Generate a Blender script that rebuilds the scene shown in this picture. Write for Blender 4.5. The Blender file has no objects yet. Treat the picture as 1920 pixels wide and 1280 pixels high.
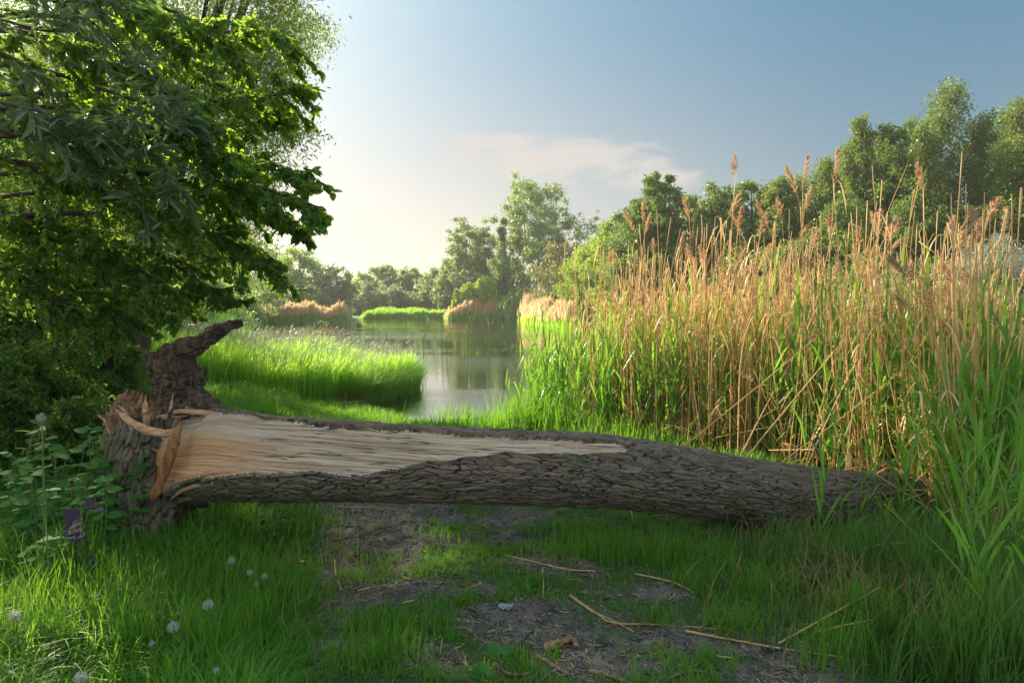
import bpy, math, random
import numpy as np
from mathutils import Vector
R = math.radians
rng = np.random.default_rng(7)
random.seed(7)
sc = bpy.context.scene
COL = sc.collection

# ------------------------------------------------------------------ camera, sky, sun, exposure
CAMH, FPX, PITCH = 1.5, 1280.0, R(-2.9)
cam = bpy.data.cameras.new('camera'); camo = bpy.data.objects.new('camera', cam); COL.objects.link(camo)
camo.location = (0, 0, CAMH); camo.rotation_euler = (R(90) + PITCH, 0, 0)
cam.lens = 24.0; cam.sensor_width = 36.0; cam.clip_start = 0.05; cam.clip_end = 3000
sc.camera = camo
SUN_AZ, SUN_EL = R(-44), R(27)          # azimuth from the view direction (+Y), negative = left
SD = np.array([math.sin(SUN_AZ) * math.cos(SUN_EL), math.cos(SUN_AZ) * math.cos(SUN_EL), math.sin(SUN_EL)])
sl = bpy.data.lights.new('sun', 'SUN'); sl.energy = 5.0; sl.angle = R(0.6); sl.color = (1.0, 0.86, 0.62)
so = bpy.data.objects.new('sun', sl); COL.objects.link(so)
so.rotation_euler = Vector((-SD).tolist()).to_track_quat('-Z', 'Y').to_euler()
sc.view_settings.view_transform = 'Standard'; sc.view_settings.look = 'None'
sc.view_settings.exposure = 1.5; sc.view_settings.gamma = 1.0
sc.render.film_transparent = False
sc.cycles.max_bounces = 7; sc.cycles.diffuse_bounces = 3; sc.cycles.glossy_bounces = 3
sc.cycles.transmission_bounces = 4; sc.cycles.transparent_max_bounces = 4
sc.cycles.use_denoising = True


class NT:
    def __init__(s, tree):
        s.t = tree; s.n = tree.nodes; s.l = tree.links
    def node(s, typ, **kw):
        nd = s.n.new(typ)
        for k, v in kw.items(): setattr(nd, k, v)
        return nd
    def put(s, sock, v):
        if isinstance(v, bpy.types.NodeSocket): s.l.new(v, sock)
        elif isinstance(v, (int, float)): sock.default_value = v
        else:
            v = tuple(v)
            try: sock.default_value = v
            except Exception: sock.default_value = v + (1.0,) if len(v) == 3 else v[:3]
    def m(s, op, a, b=0.0, c=None, clamp=False):
        nd = s.node('ShaderNodeMath', operation=op, use_clamp=clamp)
        s.put(nd.inputs[0], a); s.put(nd.inputs[1], b)
        if c is not None: s.put(nd.inputs[2], c)
        return nd.outputs[0]
    def ss(s, x, a, b):
        nd = s.node('ShaderNodeMapRange', interpolation_type='SMOOTHSTEP')
        s.put(nd.inputs[0], x); s.put(nd.inputs[1], a); s.put(nd.inputs[2], b)
        return nd.outputs[0]
    def mix(s, f, a, b, mode='MIX'):
        nd = s.node('ShaderNodeMix', data_type='RGBA', blend_type=mode)
        s.put(nd.inputs[0], f)
        for i, v in ((6, a), (7, b)):
            if isinstance(v, bpy.types.NodeSocket): s.l.new(v, nd.inputs[i])
            else: nd.inputs[i].default_value = tuple(v) + (1.0,)
        return nd.outputs[2]
    def noise(s, vec, scale, detail=3, rough=0.55, dist=0.0):
        nd = s.node('ShaderNodeTexNoise')
        if vec is not None: s.l.new(vec, nd.inputs['Vector'])
        nd.inputs['Scale'].default_value = scale; nd.inputs['Detail'].default_value = detail
        nd.inputs['Roughness'].default_value = rough; nd.inputs['Distortion'].default_value = dist
        return nd.outputs['Fac']
    def scalev(s, vec, sx, sy, sz):
        nd = s.node('ShaderNodeMapping'); s.l.new(vec, nd.inputs[0]); nd.inputs['Scale'].default_value = (sx, sy, sz)
        return nd.outputs[0]
    def attr(s, name):
        return s.node('ShaderNodeAttribute', attribute_name=name).outputs['Fac']


world = bpy.data.worlds.new('World'); sc.world = world; world.use_nodes = True
w = NT(world.node_tree); w.n.clear()
d = w.node('ShaderNodeTexCoord').outputs['Generated']
sep = w.node('ShaderNodeSeparateXYZ'); w.l.new(d, sep.inputs[0]); dx, dy, dz = sep.outputs
dot = w.node('ShaderNodeVectorMath', operation='DOT_PRODUCT'); w.l.new(d, dot.inputs[0]); dot.inputs[1].default_value = tuple(SD)
g = w.m('MAXIMUM', dot.outputs['Value'], 0.0)
azr = w.ss(dx, -0.20, 0.55)                                  # 0 on the sunny left, 1 on the right
hor = w.mix(azr, (0.80, 0.66, 0.53), (0.19, 0.28, 0.30))
top = w.mix(azr, (0.25, 0.42, 0.54), (0.07, 0.205, 0.34))
skyc = w.mix(w.ss(dz, -0.02, 0.42), hor, top)
glow = w.m('POWER', g, 11.0)
skyc = w.mix(1.0, skyc, w.mix(glow, (0, 0, 0), (1.35, 1.22, 0.95)), 'ADD')
u = w.m('DIVIDE', dx, w.m('MAXIMUM', dy, 0.05)); v = w.m('DIVIDE', dz, w.m('MAXIMUM', dy, 0.05))
def ell(cu, cv, ru, rv):
    a = w.m('DIVIDE', w.m('SUBTRACT', u, cu), ru); b = w.m('DIVIDE', w.m('SUBTRACT', v, cv), rv)
    q = w.m('ADD', w.m('MULTIPLY', a, a), w.m('MULTIPLY', b, b))
    return w.m('SUBTRACT', 1.0, w.m('SQRT', q))
e = w.m('MAXIMUM', ell(0.06, 0.212, 0.20, 0.042), ell(0.205, 0.182, 0.085, 0.024))
e = w.m('MAXIMUM', e, ell(-0.02, 0.235, 0.09, 0.020))
e = w.m('MAXIMUM', e, ell(0.01, 0.33, 0.0001, 0.0001))
cb = w.node('ShaderNodeCombineXYZ'); w.l.new(u, cb.inputs[0]); w.l.new(w.m('MULTIPLY', v, 2.6), cb.inputs[1])
nz = w.noise(cb.outputs[0], 15.0, 6, 0.6, 0.6)
cm = w.ss(w.m('ADD', e, w.m('MULTIPLY', w.m('SUBTRACT', nz, 0.5), 1.9)), -0.1, 0.75)
soft = w.ss(w.m('ADD', v, w.m('MULTIPLY', w.m('SUBTRACT', nz, 0.5), 0.05)), 0.14, 0.20)
cm = w.m('MULTIPLY', w.m('MULTIPLY', cm, soft), 0.78)
skyc = w.mix(cm, skyc, (0.66, 0.57, 0.50))
back = w.m('MULTIPLY', w.ss(dy, 0.25, -0.5), w.ss(dz, -0.05, 0.2))   # sky behind the camera brightened, an added fill for the shaded foreground
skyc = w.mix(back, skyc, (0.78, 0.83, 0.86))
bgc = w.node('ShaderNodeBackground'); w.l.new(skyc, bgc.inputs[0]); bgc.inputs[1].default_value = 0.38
nish = w.node('ShaderNodeTexSky', sky_type='NISHITA'); nish.sun_disc = False
nish.sun_elevation = SUN_EL; nish.sun_rotation = SUN_AZ
bgn = w.node('ShaderNodeBackground'); w.l.new(nish.outputs[0], bgn.inputs[0]); bgn.inputs[1].default_value = 0.006
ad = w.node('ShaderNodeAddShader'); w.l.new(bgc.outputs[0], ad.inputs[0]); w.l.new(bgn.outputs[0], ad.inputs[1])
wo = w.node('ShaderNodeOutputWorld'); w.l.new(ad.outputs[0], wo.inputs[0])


# ------------------------------------------------------------------ photo pixel (1920x1280) -> point in the place
def ray(px, py):
    a, b = (px - 960) / FPX, (640 - py) / FPX
    c, s = math.cos(PITCH), math.sin(PITCH)
    return np.array([a, c - b * s, s + b * c])
def P(px, py, dep):
    r = ray(px, py); return np.array([0, 0, CAMH]) + r * (dep / r[1])
def G(px, py, z=0.0):
    r = ray(px, py); return np.array([0, 0, CAMH]) + r * ((z - CAMH) / r[2])

# ------------------------------------------------------------------ numpy noise
def _h(ix, iy, iz, seed):
    n = (ix.astype(np.int64) * 374761393 + iy.astype(np.int64) * 668265263 + iz.astype(np.int64) * 2147483647 + seed * 974634777) & 0xffffffff
    n = ((n ^ (n >> 13)) * 1274126177) & 0xffffffff
    n = ((n ^ (n >> 16)) * 2246822519) & 0xffffffff
    return ((n ^ (n >> 15)) & 0xffffff) / float(0xffffff)
def vn(x, y, z=0.0, seed=0):
    x, y, z = np.broadcast_arrays(np.asarray(x, float), np.asarray(y, float), np.asarray(z, float))
    ix, iy, iz = np.floor(x), np.floor(y), np.floor(z); fx, fy, fz = x - ix, y - iy, z - iz
    fx, fy, fz = [f * f * (3 - 2 * f) for f in (fx, fy, fz)]
    o = 0
    for a in (0, 1):
        for b in (0, 1):
            for c in (0, 1):
                wt = (fx if a else 1 - fx) * (fy if b else 1 - fy) * (fz if c else 1 - fz)
                o = o + wt * _h(ix + a, iy + b, iz + c, seed)
    return o * 2 - 1
def fbm(x, y, z=0.0, oct=4, seed=0, gain=0.5):
    o = 0; a = 1.0; f = 1.0
    for i in range(oct):
        o = o + a * vn(np.asarray(x) * f, np.asarray(y) * f, np.asarray(z) * f, seed + i * 13); a *= gain; f *= 2.03
    return o
def sst(x, a, b):
    t = np.clip((x - a) / (b - a), 0, 1); return t * t * (3 - 2 * t)

# ------------------------------------------------------------------ mesh helpers
def mesh(name, V, Fs, mat=None, parent=None, smooth=False, fattr=None, vattr=None, uv=None):
    """V (n,3); Fs: list of (m,k) index arrays; links one mesh object."""
    me = bpy.data.meshes.new(name)
    V = np.asarray(V, np.float32); Fs = [np.asarray(f, np.int32) for f in Fs if len(f)]
    me.vertices.add(len(V)); me.vertices.foreach_set('co', V.ravel())
    li = np.concatenate([f.ravel() for f in Fs]); me.loops.add(len(li)); me.loops.foreach_set('vertex_index', li)
    tot = np.concatenate([np.full(len(f), f.shape[1], np.int32) for f in Fs])
    st = np.concatenate([[0], np.cumsum(tot)[:-1]]).astype(np.int32)
    me.polygons.add(len(tot)); me.polygons.foreach_set('loop_start', st); me.polygons.foreach_set('loop_total', tot)
    if smooth: me.polygons.foreach_set('use_smooth', np.ones(len(tot), bool))
    me.update(calc_edges=True)
    for k, a in (fattr or {}).items():
        at = me.attributes.new(k, 'FLOAT', 'FACE'); at.data.foreach_set('value', np.asarray(a, np.float32))
    for k, a in (vattr or {}).items():
        at = me.attributes.new(k, 'FLOAT', 'POINT'); at.data.foreach_set('value', np.asarray(a, np.float32))
    if uv is not None:
        ul = me.uv_layers.new(name='uv'); ul.data.foreach_set('uv', np.asarray(uv, np.float32)[li].ravel())
    if mat: me.materials.append(mat)
    o = bpy.data.objects.new(name, me); COL.objects.link(o)
    if parent: o.parent = parent; 
    return o
def tag(o, label=None, cat=None, group=None, kind=None):
    for k, v in (('label', label), ('category', cat), ('group', group), ('kind', kind)):
        if v: o[k] = v
    return o
def empty(name, loc, label, cat, group=None):
    o = bpy.data.objects.new(name, None); COL.objects.link(o); o.location = tuple(float(c) for c in loc); o.empty_display_size = 0.2
    return tag(o, label, cat, group)
def child(o, parent):
    """parent o (built in world space) keeping its place"""
    o.parent = parent; o.matrix_parent_inverse.identity()
    if o.type == 'MESH':
        c = np.array(parent.location) if parent.parent is None else np.array(parent.location)
        n = len(o.data.vertices); a = np.empty(n * 3, np.float32); o.data.vertices.foreach_get('co', a)
        a = a.reshape(-1, 3) - c.astype(np.float32); o.data.vertices.foreach_set('co', a.ravel()); o.data.update()
    return o
def inst(tv, tfs, pos, Rm, scale):
    """copies of template (tv, tfs) merged; pos (n,3), Rm (n,3,3), scale (n,) or (n,3)"""
    n = len(pos); k = len(tv); scale = np.asarray(scale, float)
    if scale.ndim == 1: scale = scale[:, None].repeat(3, 1)
    loc = tv[None] * scale[:, None, :]
    V = np.einsum('nij,nkj->nki', Rm, loc) + pos[:, None, :]
    Fs = [(f[None] + (np.arange(n) * k)[:, None, None]).reshape(-1, f.shape[1]) for f in tfs]
    return V.reshape(-1, 3), Fs
def frames(dirv, up=None, roll=None):
    """rotation matrices whose Y axis is dirv, Z axis near up"""
    y = dirv / (np.linalg.norm(dirv, axis=1, keepdims=True) + 1e-9)
    if up is None: up = rng.normal(size=y.shape)
    x = np.cross(y, up); x /= (np.linalg.norm(x, axis=1, keepdims=True) + 1e-9)
    z = np.cross(x, y)
    return np.stack([x, y, z], axis=2)
def rdirs(n):
    a = rng.normal(size=(n, 3)); return a / np.linalg.norm(a, axis=1, keepdims=True)
class Acc:
    """accumulates pieces into one mesh"""
    def __init__(s): s.V = []; s.F = {}; s.n = 0; s.A = {}
    def add(s, V, Fs, r=None):
        for f in Fs:
            f = np.asarray(f)
            if not len(f): continue
            s.F.setdefault(f.shape[1], []).append(f + s.n)
            s.A.setdefault(f.shape[1], []).append(np.full(len(f), rng.random()) if r is None else (np.asarray(r) if np.ndim(r) and len(r) == len(f) else np.repeat(np.asarray(r), len(f) // len(r)) if np.ndim(r) else np.full(len(f), r)))
        s.V.append(np.asarray(V)); s.n += len(V)
    def build(s, name, mat, parent=None, smooth=False):
        ks = sorted(s.F)
        Fs = [np.concatenate(s.F[k]) for k in ks]; A = np.concatenate([np.concatenate(s.A[k]) for k in ks])
        o = mesh(name, np.concatenate(s.V), Fs, mat, None, smooth, {'rnd': A})
        if parent: child(o, parent)
        return o
def polyline(pts, n):
    """Catmull-Rom resample"""
    pts = np.asarray(pts, float)
    if len(pts) == 2: return pts[0] + (pts[1] - pts[0]) * np.linspace(0, 1, n)[:, None]
    p = np.vstack([2 * pts[0] - pts[1], pts, 2 * pts[-1] - pts[-2]])
    t = np.linspace(0, len(pts) - 1, n); i = np.minimum(t.astype(int), len(pts) - 2); f = (t - i)[:, None]
    a, b, c, e = p[i], p[i + 1], p[i + 2], p[i + 3]
    return 0.5 * ((2 * b) + (-a + c) * f + (2 * a - 5 * b + 4 * c - e) * f ** 2 + (-a + 3 * b - 3 * c + e) * f ** 3)
def sweep(path, rad, nv, disp=None, cap=True, up=(0, 0, 1)):
    """tube round path (n,3) with radii (n,); returns V, faces, (s, ang) grids"""
    path = np.asarray(path, float); n = len(path); rad = np.broadcast_to(np.asarray(rad, float), (n,))
    T = np.gradient(path, axis=0); T /= np.linalg.norm(T, axis=1, keepdims=True) + 1e-12
    U = np.zeros_like(T); u0 = np.array(up, float)
    if abs(np.dot(u0, T[0])) > 0.95: u0 = np.array([0.0, -1.0, 0.0])
    for i in range(n):
        u0 = u0 - np.dot(u0, T[i]) * T[i]; u0 /= np.linalg.norm(u0); U[i] = u0
    B = np.cross(T, U)
    ang = np.linspace(0, 2 * math.pi, nv, endpoint=False)
    s = np.concatenate([[0], np.cumsum(np.linalg.norm(np.diff(path, axis=0), axis=1))])
    rr = rad[:, None] * np.ones(nv)[None]
    if disp is not None: rr = rr + disp(s[:, None] + 0 * ang[None], ang[None] + 0 * s[:, None], path, rad)
    V = path[:, None] + rr[..., None] * (np.cos(ang)[None, :, None] * U[:, None] + np.sin(ang)[None, :, None] * B[:, None])
    i = np.arange(n - 1)[:, None] * nv; j = np.arange(nv)[None]; j2 = (j + 1) % nv
    F = np.stack([i + j, i + j2, i + nv + j2, i + nv + j], -1).reshape(-1, 4)
    V = V.reshape(-1, 3); Fs = [F]
    if cap:
        V = np.vstack([V, path[0], path[-1]]); a = len(V) - 2; jj = np.arange(nv); j2 = (jj + 1) % nv
        Fs.append(np.vstack([np.stack([np.full(nv, a), j2, jj], 1), np.stack([np.full(nv, a + 1), (n - 1) * nv + jj, (n - 1) * nv + j2], 1)]))
    return V, Fs, s, ang

# ------------------------------------------------------------------ materials
def newmat(name):
    m = bpy.data.materials.new(name); m.use_nodes = True; t = NT(m.node_tree); t.n.clear()
    out = t.node('ShaderNodeOutputMaterial'); return m, t, out
def pbr(t, base, rough=0.6, spec=0.5, normal=None):
    b = t.node('ShaderNodeBsdfPrincipled'); t.put(b.inputs['Base Color'], base); t.put(b.inputs['Roughness'], rough)
    b.inputs['Specular IOR Level'].default_value = spec if not isinstance(spec, bpy.types.NodeSocket) else 0.5
    if normal is not None: t.l.new(normal, b.inputs['Normal'])
    return b
def bump(t, h, strength=0.5, dist=0.01):
    b = t.node('ShaderNodeBump'); t.put(b.inputs['Height'], h); b.inputs['Strength'].default_value = strength; b.inputs['Distance'].default_value = dist
    return b.outputs[0]
def leafmat(name, c1, c2, tr=None, tf=0.45, rough=0.45, spec=0.35, cl=0.6):
    """two-tone leaf with light shining through it"""
    m, t, out = newmat(name)
    r = t.attr('rnd'); pos = t.node('ShaderNodeNewGeometry').outputs['Position']
    n = t.noise(pos, cl, 2)
    f = t.m('ADD', t.m('MULTIPLY', r, 0.7), t.m('MULTIPLY', t.m('SUBTRACT', n, 0.35), 1.0), clamp=True)
    base = t.mix(f, c1, c2)
    b = pbr(t, base, rough, spec)
    tl = t.node('ShaderNodeBsdfTranslucent')
    if tr is None: tr = tuple(min(1, a * k) for a, k in zip(c2, (2.0, 2.0, 1.0)))
    t.l.new(t.mix(0.75, base, tr), tl.inputs[0])
    mx = t.node('ShaderNodeMixShader'); mx.inputs[0].default_value = tf
    t.l.new(b.outputs[0], mx.inputs[1]); t.l.new(tl.outputs[0], mx.inputs[2]); t.l.new(mx.outputs[0], out.inputs[0])
    return m
def barkmat(name, c1, c2, scale=6.0, stretch=(1, 1, 0.2), bs=0.8, bd=0.02):
    m, t, out = newmat(name)
    pos = t.node('ShaderNodeTexCoord').outputs['Object']
    n = t.noise(t.scalev(pos, *stretch), scale, 6, 0.65)
    b = pbr(t, t.mix(t.ss(n, 0.35, 0.65), c1, c2), 0.85, 0.2, bump(t, n, bs, bd)); t.l.new(b.outputs[0], out.inputs[0]); return m
M = {}
M['leaf_cherry'] = leafmat('cherry_leaves', (0.045, 0.12, 0.045), (0.09, 0.21, 0.045), (0.50, 0.74, 0.05), 0.55, 0.40, 0.5, 1.5)
M['leaf_silver'] = leafmat('silver_leaves', (0.07, 0.13, 0.07), (0.15, 0.21, 0.12), (0.25, 0.40, 0.08), 0.35, 0.4, 0.5, 1.5)
M['leaf_willow'] = leafmat('willow_leaves', (0.09, 0.16, 0.06), (0.16, 0.24, 0.08), (0.42, 0.55, 0.1), 0.5)
M['leaf_shrub'] = leafmat('shrub_leaves', (0.035, 0.11, 0.03), (0.08, 0.19, 0.035), (0.50, 0.70, 0.06), 0.55, 0.45, 0.4, 1.2)
M['leaf_dark'] = leafmat('dark_tree_leaves', (0.14, 0.22, 0.10), (0.26, 0.35, 0.14), (0.36, 0.48, 0.14), 0.5)
M['leaf_mid'] = leafmat('mid_tree_leaves', (0.15, 0.26, 0.08), (0.28, 0.40, 0.11), (0.42, 0.58, 0.12), 0.5)
M['leaf_bright'] = leafmat('bright_tree_leaves', (0.18, 0.29, 0.04), (0.32, 0.44, 0.05), (0.42, 0.56, 0.05), 0.45)
M['leaf_pale'] = leafmat('pale_tree_leaves', (0.19, 0.25, 0.13), (0.32, 0.38, 0.21), (0.34, 0.42, 0.16), 0.4)
M['leaf_olive'] = leafmat('olive_tree_leaves', (0.20, 0.21, 0.08), (0.31, 0.30, 0.11), (0.36, 0.36, 0.08), 0.4)
M['leaf_birch'] = leafmat('birch_leaves', (0.12, 0.18, 0.05), (0.27, 0.31, 0.09), (0.24, 0.36, 0.05), 0.38)
M['leaf_birchd'] = leafmat('woodland_leaves', (0.09, 0.155, 0.04), (0.20, 0.26, 0.06), (0.20, 0.36, 0.04), 0.38)
M['leaf_white'] = leafmat('silver_willow_leaves', (0.20, 0.24, 0.19), (0.34, 0.37, 0.30), (0.35, 0.40, 0.28), 0.3)
M['leaf_thicket'] = leafmat('thicket_leaves', (0.04, 0.12, 0.035), (0.085, 0.20, 0.045), (0.50, 0.72, 0.07), 0.42, 0.5, 0.3, 1.2)
M['leaf_plant'] = leafmat('plant_leaves', (0.045, 0.15, 0.045), (0.08, 0.25, 0.05), (0.30, 0.6, 0.06), 0.4, 0.75, 0.08, 3)
M['leaf_purple'] = leafmat('purple_leaves', (0.04, 0.035, 0.06), (0.07, 0.05, 0.10), (0.06, 0.04, 0.08), 0.06, 0.9, 0.02, 3)
M['grass'] = leafmat('grass_blades', (0.04, 0.15, 0.022), (0.11, 0.30, 0.03), (0.36, 0.70, 0.04), 0.45, 0.5, 0.35, 1.0)
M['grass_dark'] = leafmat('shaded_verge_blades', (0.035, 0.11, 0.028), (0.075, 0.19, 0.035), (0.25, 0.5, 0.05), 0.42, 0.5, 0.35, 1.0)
M['grass_lush'] = leafmat('lush_bank_blades', (0.14, 0.32, 0.03), (0.27, 0.50, 0.06), (0.62, 0.95, 0.12), 0.58, 0.4, 0.5, 0.7)
M['grass_far'] = leafmat('far_reed_blades', (0.10, 0.26, 0.02), (0.18, 0.38, 0.03), (0.55, 0.85, 0.08), 0.6, 0.5, 0.2, 0.15)
M['grass_dry'] = leafmat('dry_litter', (0.20, 0.13, 0.06), (0.38, 0.27, 0.15), (0.4, 0.26, 0.1), 0.2, 0.7, 0.2, 2)
M['reed_green'] = leafmat('green_reed_leaves', (0.06, 0.19, 0.03), (0.14, 0.34, 0.04), (0.36, 0.66, 0.06), 0.42, 0.4, 0.4, 1.3)
M['reed_dry'] = leafmat('dry_reed_stalks', (0.52, 0.34, 0.15), (0.88, 0.66, 0.35), (0.92, 0.60, 0.20), 0.3, 0.5, 0.35, 2.5)
M['plume'] = leafmat('reed_plumes', (0.46, 0.32, 0.21), (0.68, 0.52, 0.36), (0.6, 0.34, 0.16), 0.4, 0.8, 0.1, 2.5)
M['far_plume'] = leafmat('far_reed_plumes', (0.44, 0.32, 0.17), (0.66, 0.51, 0.30), (0.80, 0.58, 0.32), 0.5, 0.8, 0.1, 0.3)
M['litter'] = leafmat('dry_litter_bits', (0.10, 0.08, 0.06), (0.42, 0.34, 0.24), (0.3, 0.2, 0.1), 0.1, 0.8, 0.2, 3)
M['crumb'] = barkmat('soil_crumbs', (0.05, 0.043, 0.036), (0.17, 0.15, 0.13), 60, (1, 1, 1), .5, .003)
M['bark'] = barkmat('tree_bark', (0.035, 0.026, 0.018), (0.12, 0.095, 0.07))
M['birch_bark'] = barkmat('birch_bark', (0.16, 0.15, 0.13), (0.62, 0.60, 0.55), 5, (1, 1, 2.5), 0.4, 0.01)
M['twig'] = barkmat('dry_stick_bark', (0.10, 0.075, 0.05), (0.27, 0.21, 0.15), 40, (1, 1, 1), 0.6, 0.003)

# ------------------------------------------------------------------ ground and water
WZ = -0.35
POLY = np.array([(0.3, 9.7), (-0.6, 10.2), (-1.6, 10.9), (-2.4, 11.7), (-2.95, 12.5), (-2.8, 13.3), (-2.4, 14.6), (-2.25, 15.8), (-2.8, 17.2), (-4.6, 18.2), (-7.5, 18.9), (-10.5, 22.0),
    (-14, 30), (-19, 44), (-25, 63), (-33, 84), (-37, 92), (-24, 94), (-22, 105), (-10, 106), (-9.3, 99), (-2, 99), (-1.4, 105), (2.5, 104), (3, 90),
    (1.6, 78), (2.2, 67), (6, 58), (10, 45), (16, 31), (21, 18), (19, 9), (10, 5.2), (6, 5.8), (4.6, 7.0), (3.2, 8.2), (1.8, 9.3)], float)
def wsd(x, y):
    """signed distance to the shore, positive on land"""
    x = np.asarray(x, float); y = np.asarray(y, float); dm = np.full(x.shape, 1e9); ins = np.zeros(x.shape, bool)
    for i in range(len(POLY)):
        ax, ay = POLY[i - 1]; bx, by = POLY[i]; ex, ey = bx - ax, by - ay
        t = np.clip(((x - ax) * ex + (y - ay) * ey) / (ex * ex + ey * ey), 0, 1)
        dm = np.minimum(dm, np.hypot(x - ax - t * ex, y - ay - t * ey))
        c = (ay > y) != (by > y)
        ins ^= c & (x < (bx - ax) * (y - ay) / (by - ay + 1e-12) + ax)
    return np.where(ins, -dm, dm)
def gz(x, y):
    x = np.asarray(x, float); y = np.asarray(y, float); sd = wsd(x, y) + 0.25 * vn(x * 0.9, y * 0.9, 0, 5)
    z = WZ + 0.33 * sst(sd, 0.0, 2.4) - 0.5 * sst(-sd, 0, 3)
    near = sst(sd, 0.3, 1.5)
    z = z + near * (0.035 * fbm(x * 1.3, y * 1.3, 0, 3, 11) + 0.012 * fbm(x * 7, y * 7, 0, 3, 21) * (y < 14) + 0.02)
    z = z + 0.9 * sst(-x, 4.0, 14) * sst(y, 4, 12) * near * sst(-x - 0.28 * y, -0.5, 4)
    z = z + np.clip((np.hypot(x, y) - 110) * 0.006, 0, 1.5)
    return z
def lines(stops):
    o = []
    for (a, b, st) in stops: o.append(np.arange(a, b, st))
    return np.concatenate(o + [[stops[-1][1]]])
gx = lines([(-420, -200, 20), (-200, -60, 10), (-60, -20, 2), (-20, -6, 0.4), (-6, 6, 0.05), (6, 20, 0.4), (20, 60, 2), (60, 200, 10), (200, 420, 20)])
gy = lines([(-120, -20, 10), (-20, 0, 1), (0, 2, 0.2), (2, 9, 0.045), (9, 24, 0.15), (24, 60, 1), (60, 140, 2), (140, 620, 20)])
X, Y = np.meshgrid(gx, gy); Z = gz(X, Y) + (Y > 1.5) * (Y < 5.6) * (np.abs(X) < 5) * (0.010 * fbm(X * 22, Y * 22, 0, 3, 41) + 0.007 * np.abs(fbm(X * 45, Y * 45, 0, 2, 43))); nx, ny = len(gx), len(gy)
ii = np.arange(ny - 1)[:, None] * nx + np.arange(nx - 1)[None]
GF = np.stack([ii, ii + 1, ii + nx + 1, ii + nx], -1).reshape(-1, 4)
# how much grass grows where in front of the log (0 = bare mud of the path)
def blob(x, y, px, py, rx, ry, z=0.0):
    c = G(px, py, z); return np.exp(-(((x - c[0]) / rx) ** 2 + ((y - c[1]) / ry) ** 2) * 1.2)
def bare(x, y):
    b = 0
    for (px, py, rx, ry) in ((700, 975, 0.55, 0.5), (645, 1010, .3, .4), (640, 1110, .2, .35), (600, 1240, .12, .2), (690, 1000, 0.42, 0.45), (780, 960, 0.5, 0.3), (640, 1060, 0.16, 0.3), (620, 1150, 0.16, 0.25), (640, 1230, 0.14, 0.2), (800, 1230, 0.28, 0.12),
                             (1000, 1170, 0.35, 0.28), (1120, 1230, 0.45, 0.2), (1330, 1200, 0.35, 0.16), (1500, 1230, 0.2, 0.12), (1020, 1060, 0.3, 0.25), (900, 1010, 0.4, 0.18),
                             (1250, 1110, 0.14, 0.10), (740, 1100, 0.3, 0.12), (960, 970, 0.3, 0.15), (1450, 1270, 0.3, 0.1), (880, 1110, 0.2, 0.12)):
        b = np.maximum(b, blob(x, y, px, py, rx * 1.15, ry * 1.15))
    b = b + 0.35 * fbm(x * 3.2, y * 3.2, 0, 3, 33)
    return sst(b, 0.25, 0.62)
m, t, out = newmat('soil_and_turf')
pos = t.node('ShaderNodeNewGeometry').outputs['Position']
n1 = t.noise(pos, 9, 6, 0.65); n2 = t.noise(pos, 60, 4, 0.6); n3 = t.noise(pos, 1.2, 4)
mud = t.mix(t.ss(n1, 0.35, 0.65), (0.038, 0.036, 0.034), (0.145, 0.14, 0.135))
mud = t.mix(t.ss(n2, 0.60, 0.72), mud, (0.22, 0.19, 0.16))
turf = t.mix(n1, (0.025, 0.06, 0.012), (0.05, 0.11, 0.02))
farc = t.mix(n3, (0.06, 0.16, 0.02), (0.11, 0.24, 0.03))
bare_a = t.attr('bare'); far_a = t.attr('far')
base = t.mix(far_a, t.mix(bare_a, turf, mud), farc)
b = pbr(t, base, t.m('SUBTRACT', 0.9, t.m('MULTIPLY', bare_a, t.m('MULTIPLY', n1, 0.55))), 0.4, bump(t, t.m('ADD', n1, t.m('MULTIPLY', n2, 0.4)), 0.9, 0.03))
t.l.new(b.outputs[0], out.inputs[0])
xf, yf = X.ravel(), Y.ravel()
BA = np.where((yf < 5.2) & (np.abs(xf) < 3), bare(xf, yf), 0.0); SDg = wsd(xf, yf)
BA = np.maximum(BA, 1 - sst(SDg, 0.0, 0.5))
gr = mesh('ground', np.stack([xf, yf, Z.ravel()], 1), [GF], m, smooth=True, vattr={'bare': BA, 'far': sst(yf, 20, 30) * sst(SDg, 0, 1)})
tag(gr, kind='structure')

m, t, out = newmat('pond_water')
pos = t.node('ShaderNodeNewGeometry').outputs['Position']
wv = t.m('ADD', t.noise(t.scalev(pos, 0.6, 2.0, 1), 4.5, 4, 0.65), t.m('MULTIPLY', t.noise(t.scalev(pos, 0.10, 0.5, 1), 1.2, 2), 1.6))
calm = t.ss(t.noise(t.scalev(pos, 0.03, 0.16, 1), 1.0, 3), 0.40, 0.62)
bp = t.node('ShaderNodeBump'); t.put(bp.inputs['Height'], wv); bp.inputs['Distance'].default_value = 0.035
t.put(bp.inputs['Strength'], t.m('ADD', 0.03, t.m('MULTIPLY', calm, 0.26)))
b = pbr(t, (0.018, 0.028, 0.012), t.m('ADD', 0.02, t.m('MULTIPLY', calm, 0.07)), 0.9, bp.outputs[0]); b.inputs['IOR'].default_value = 4.0
t.l.new(b.outputs[0], out.inputs[0])
wt = mesh('water', [(-70, 8, WZ), (70, 4, WZ), (70, 125, WZ), (-70, 125, WZ)], [np.array([[0, 1, 2, 3]])], m)
wt.data.vertices.foreach_set('co', np.array([-60, 10, WZ, 60, 4.0, WZ, 60, 125, WZ, -60, 125, WZ], np.float32))
tag(wt, kind='structure')

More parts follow.
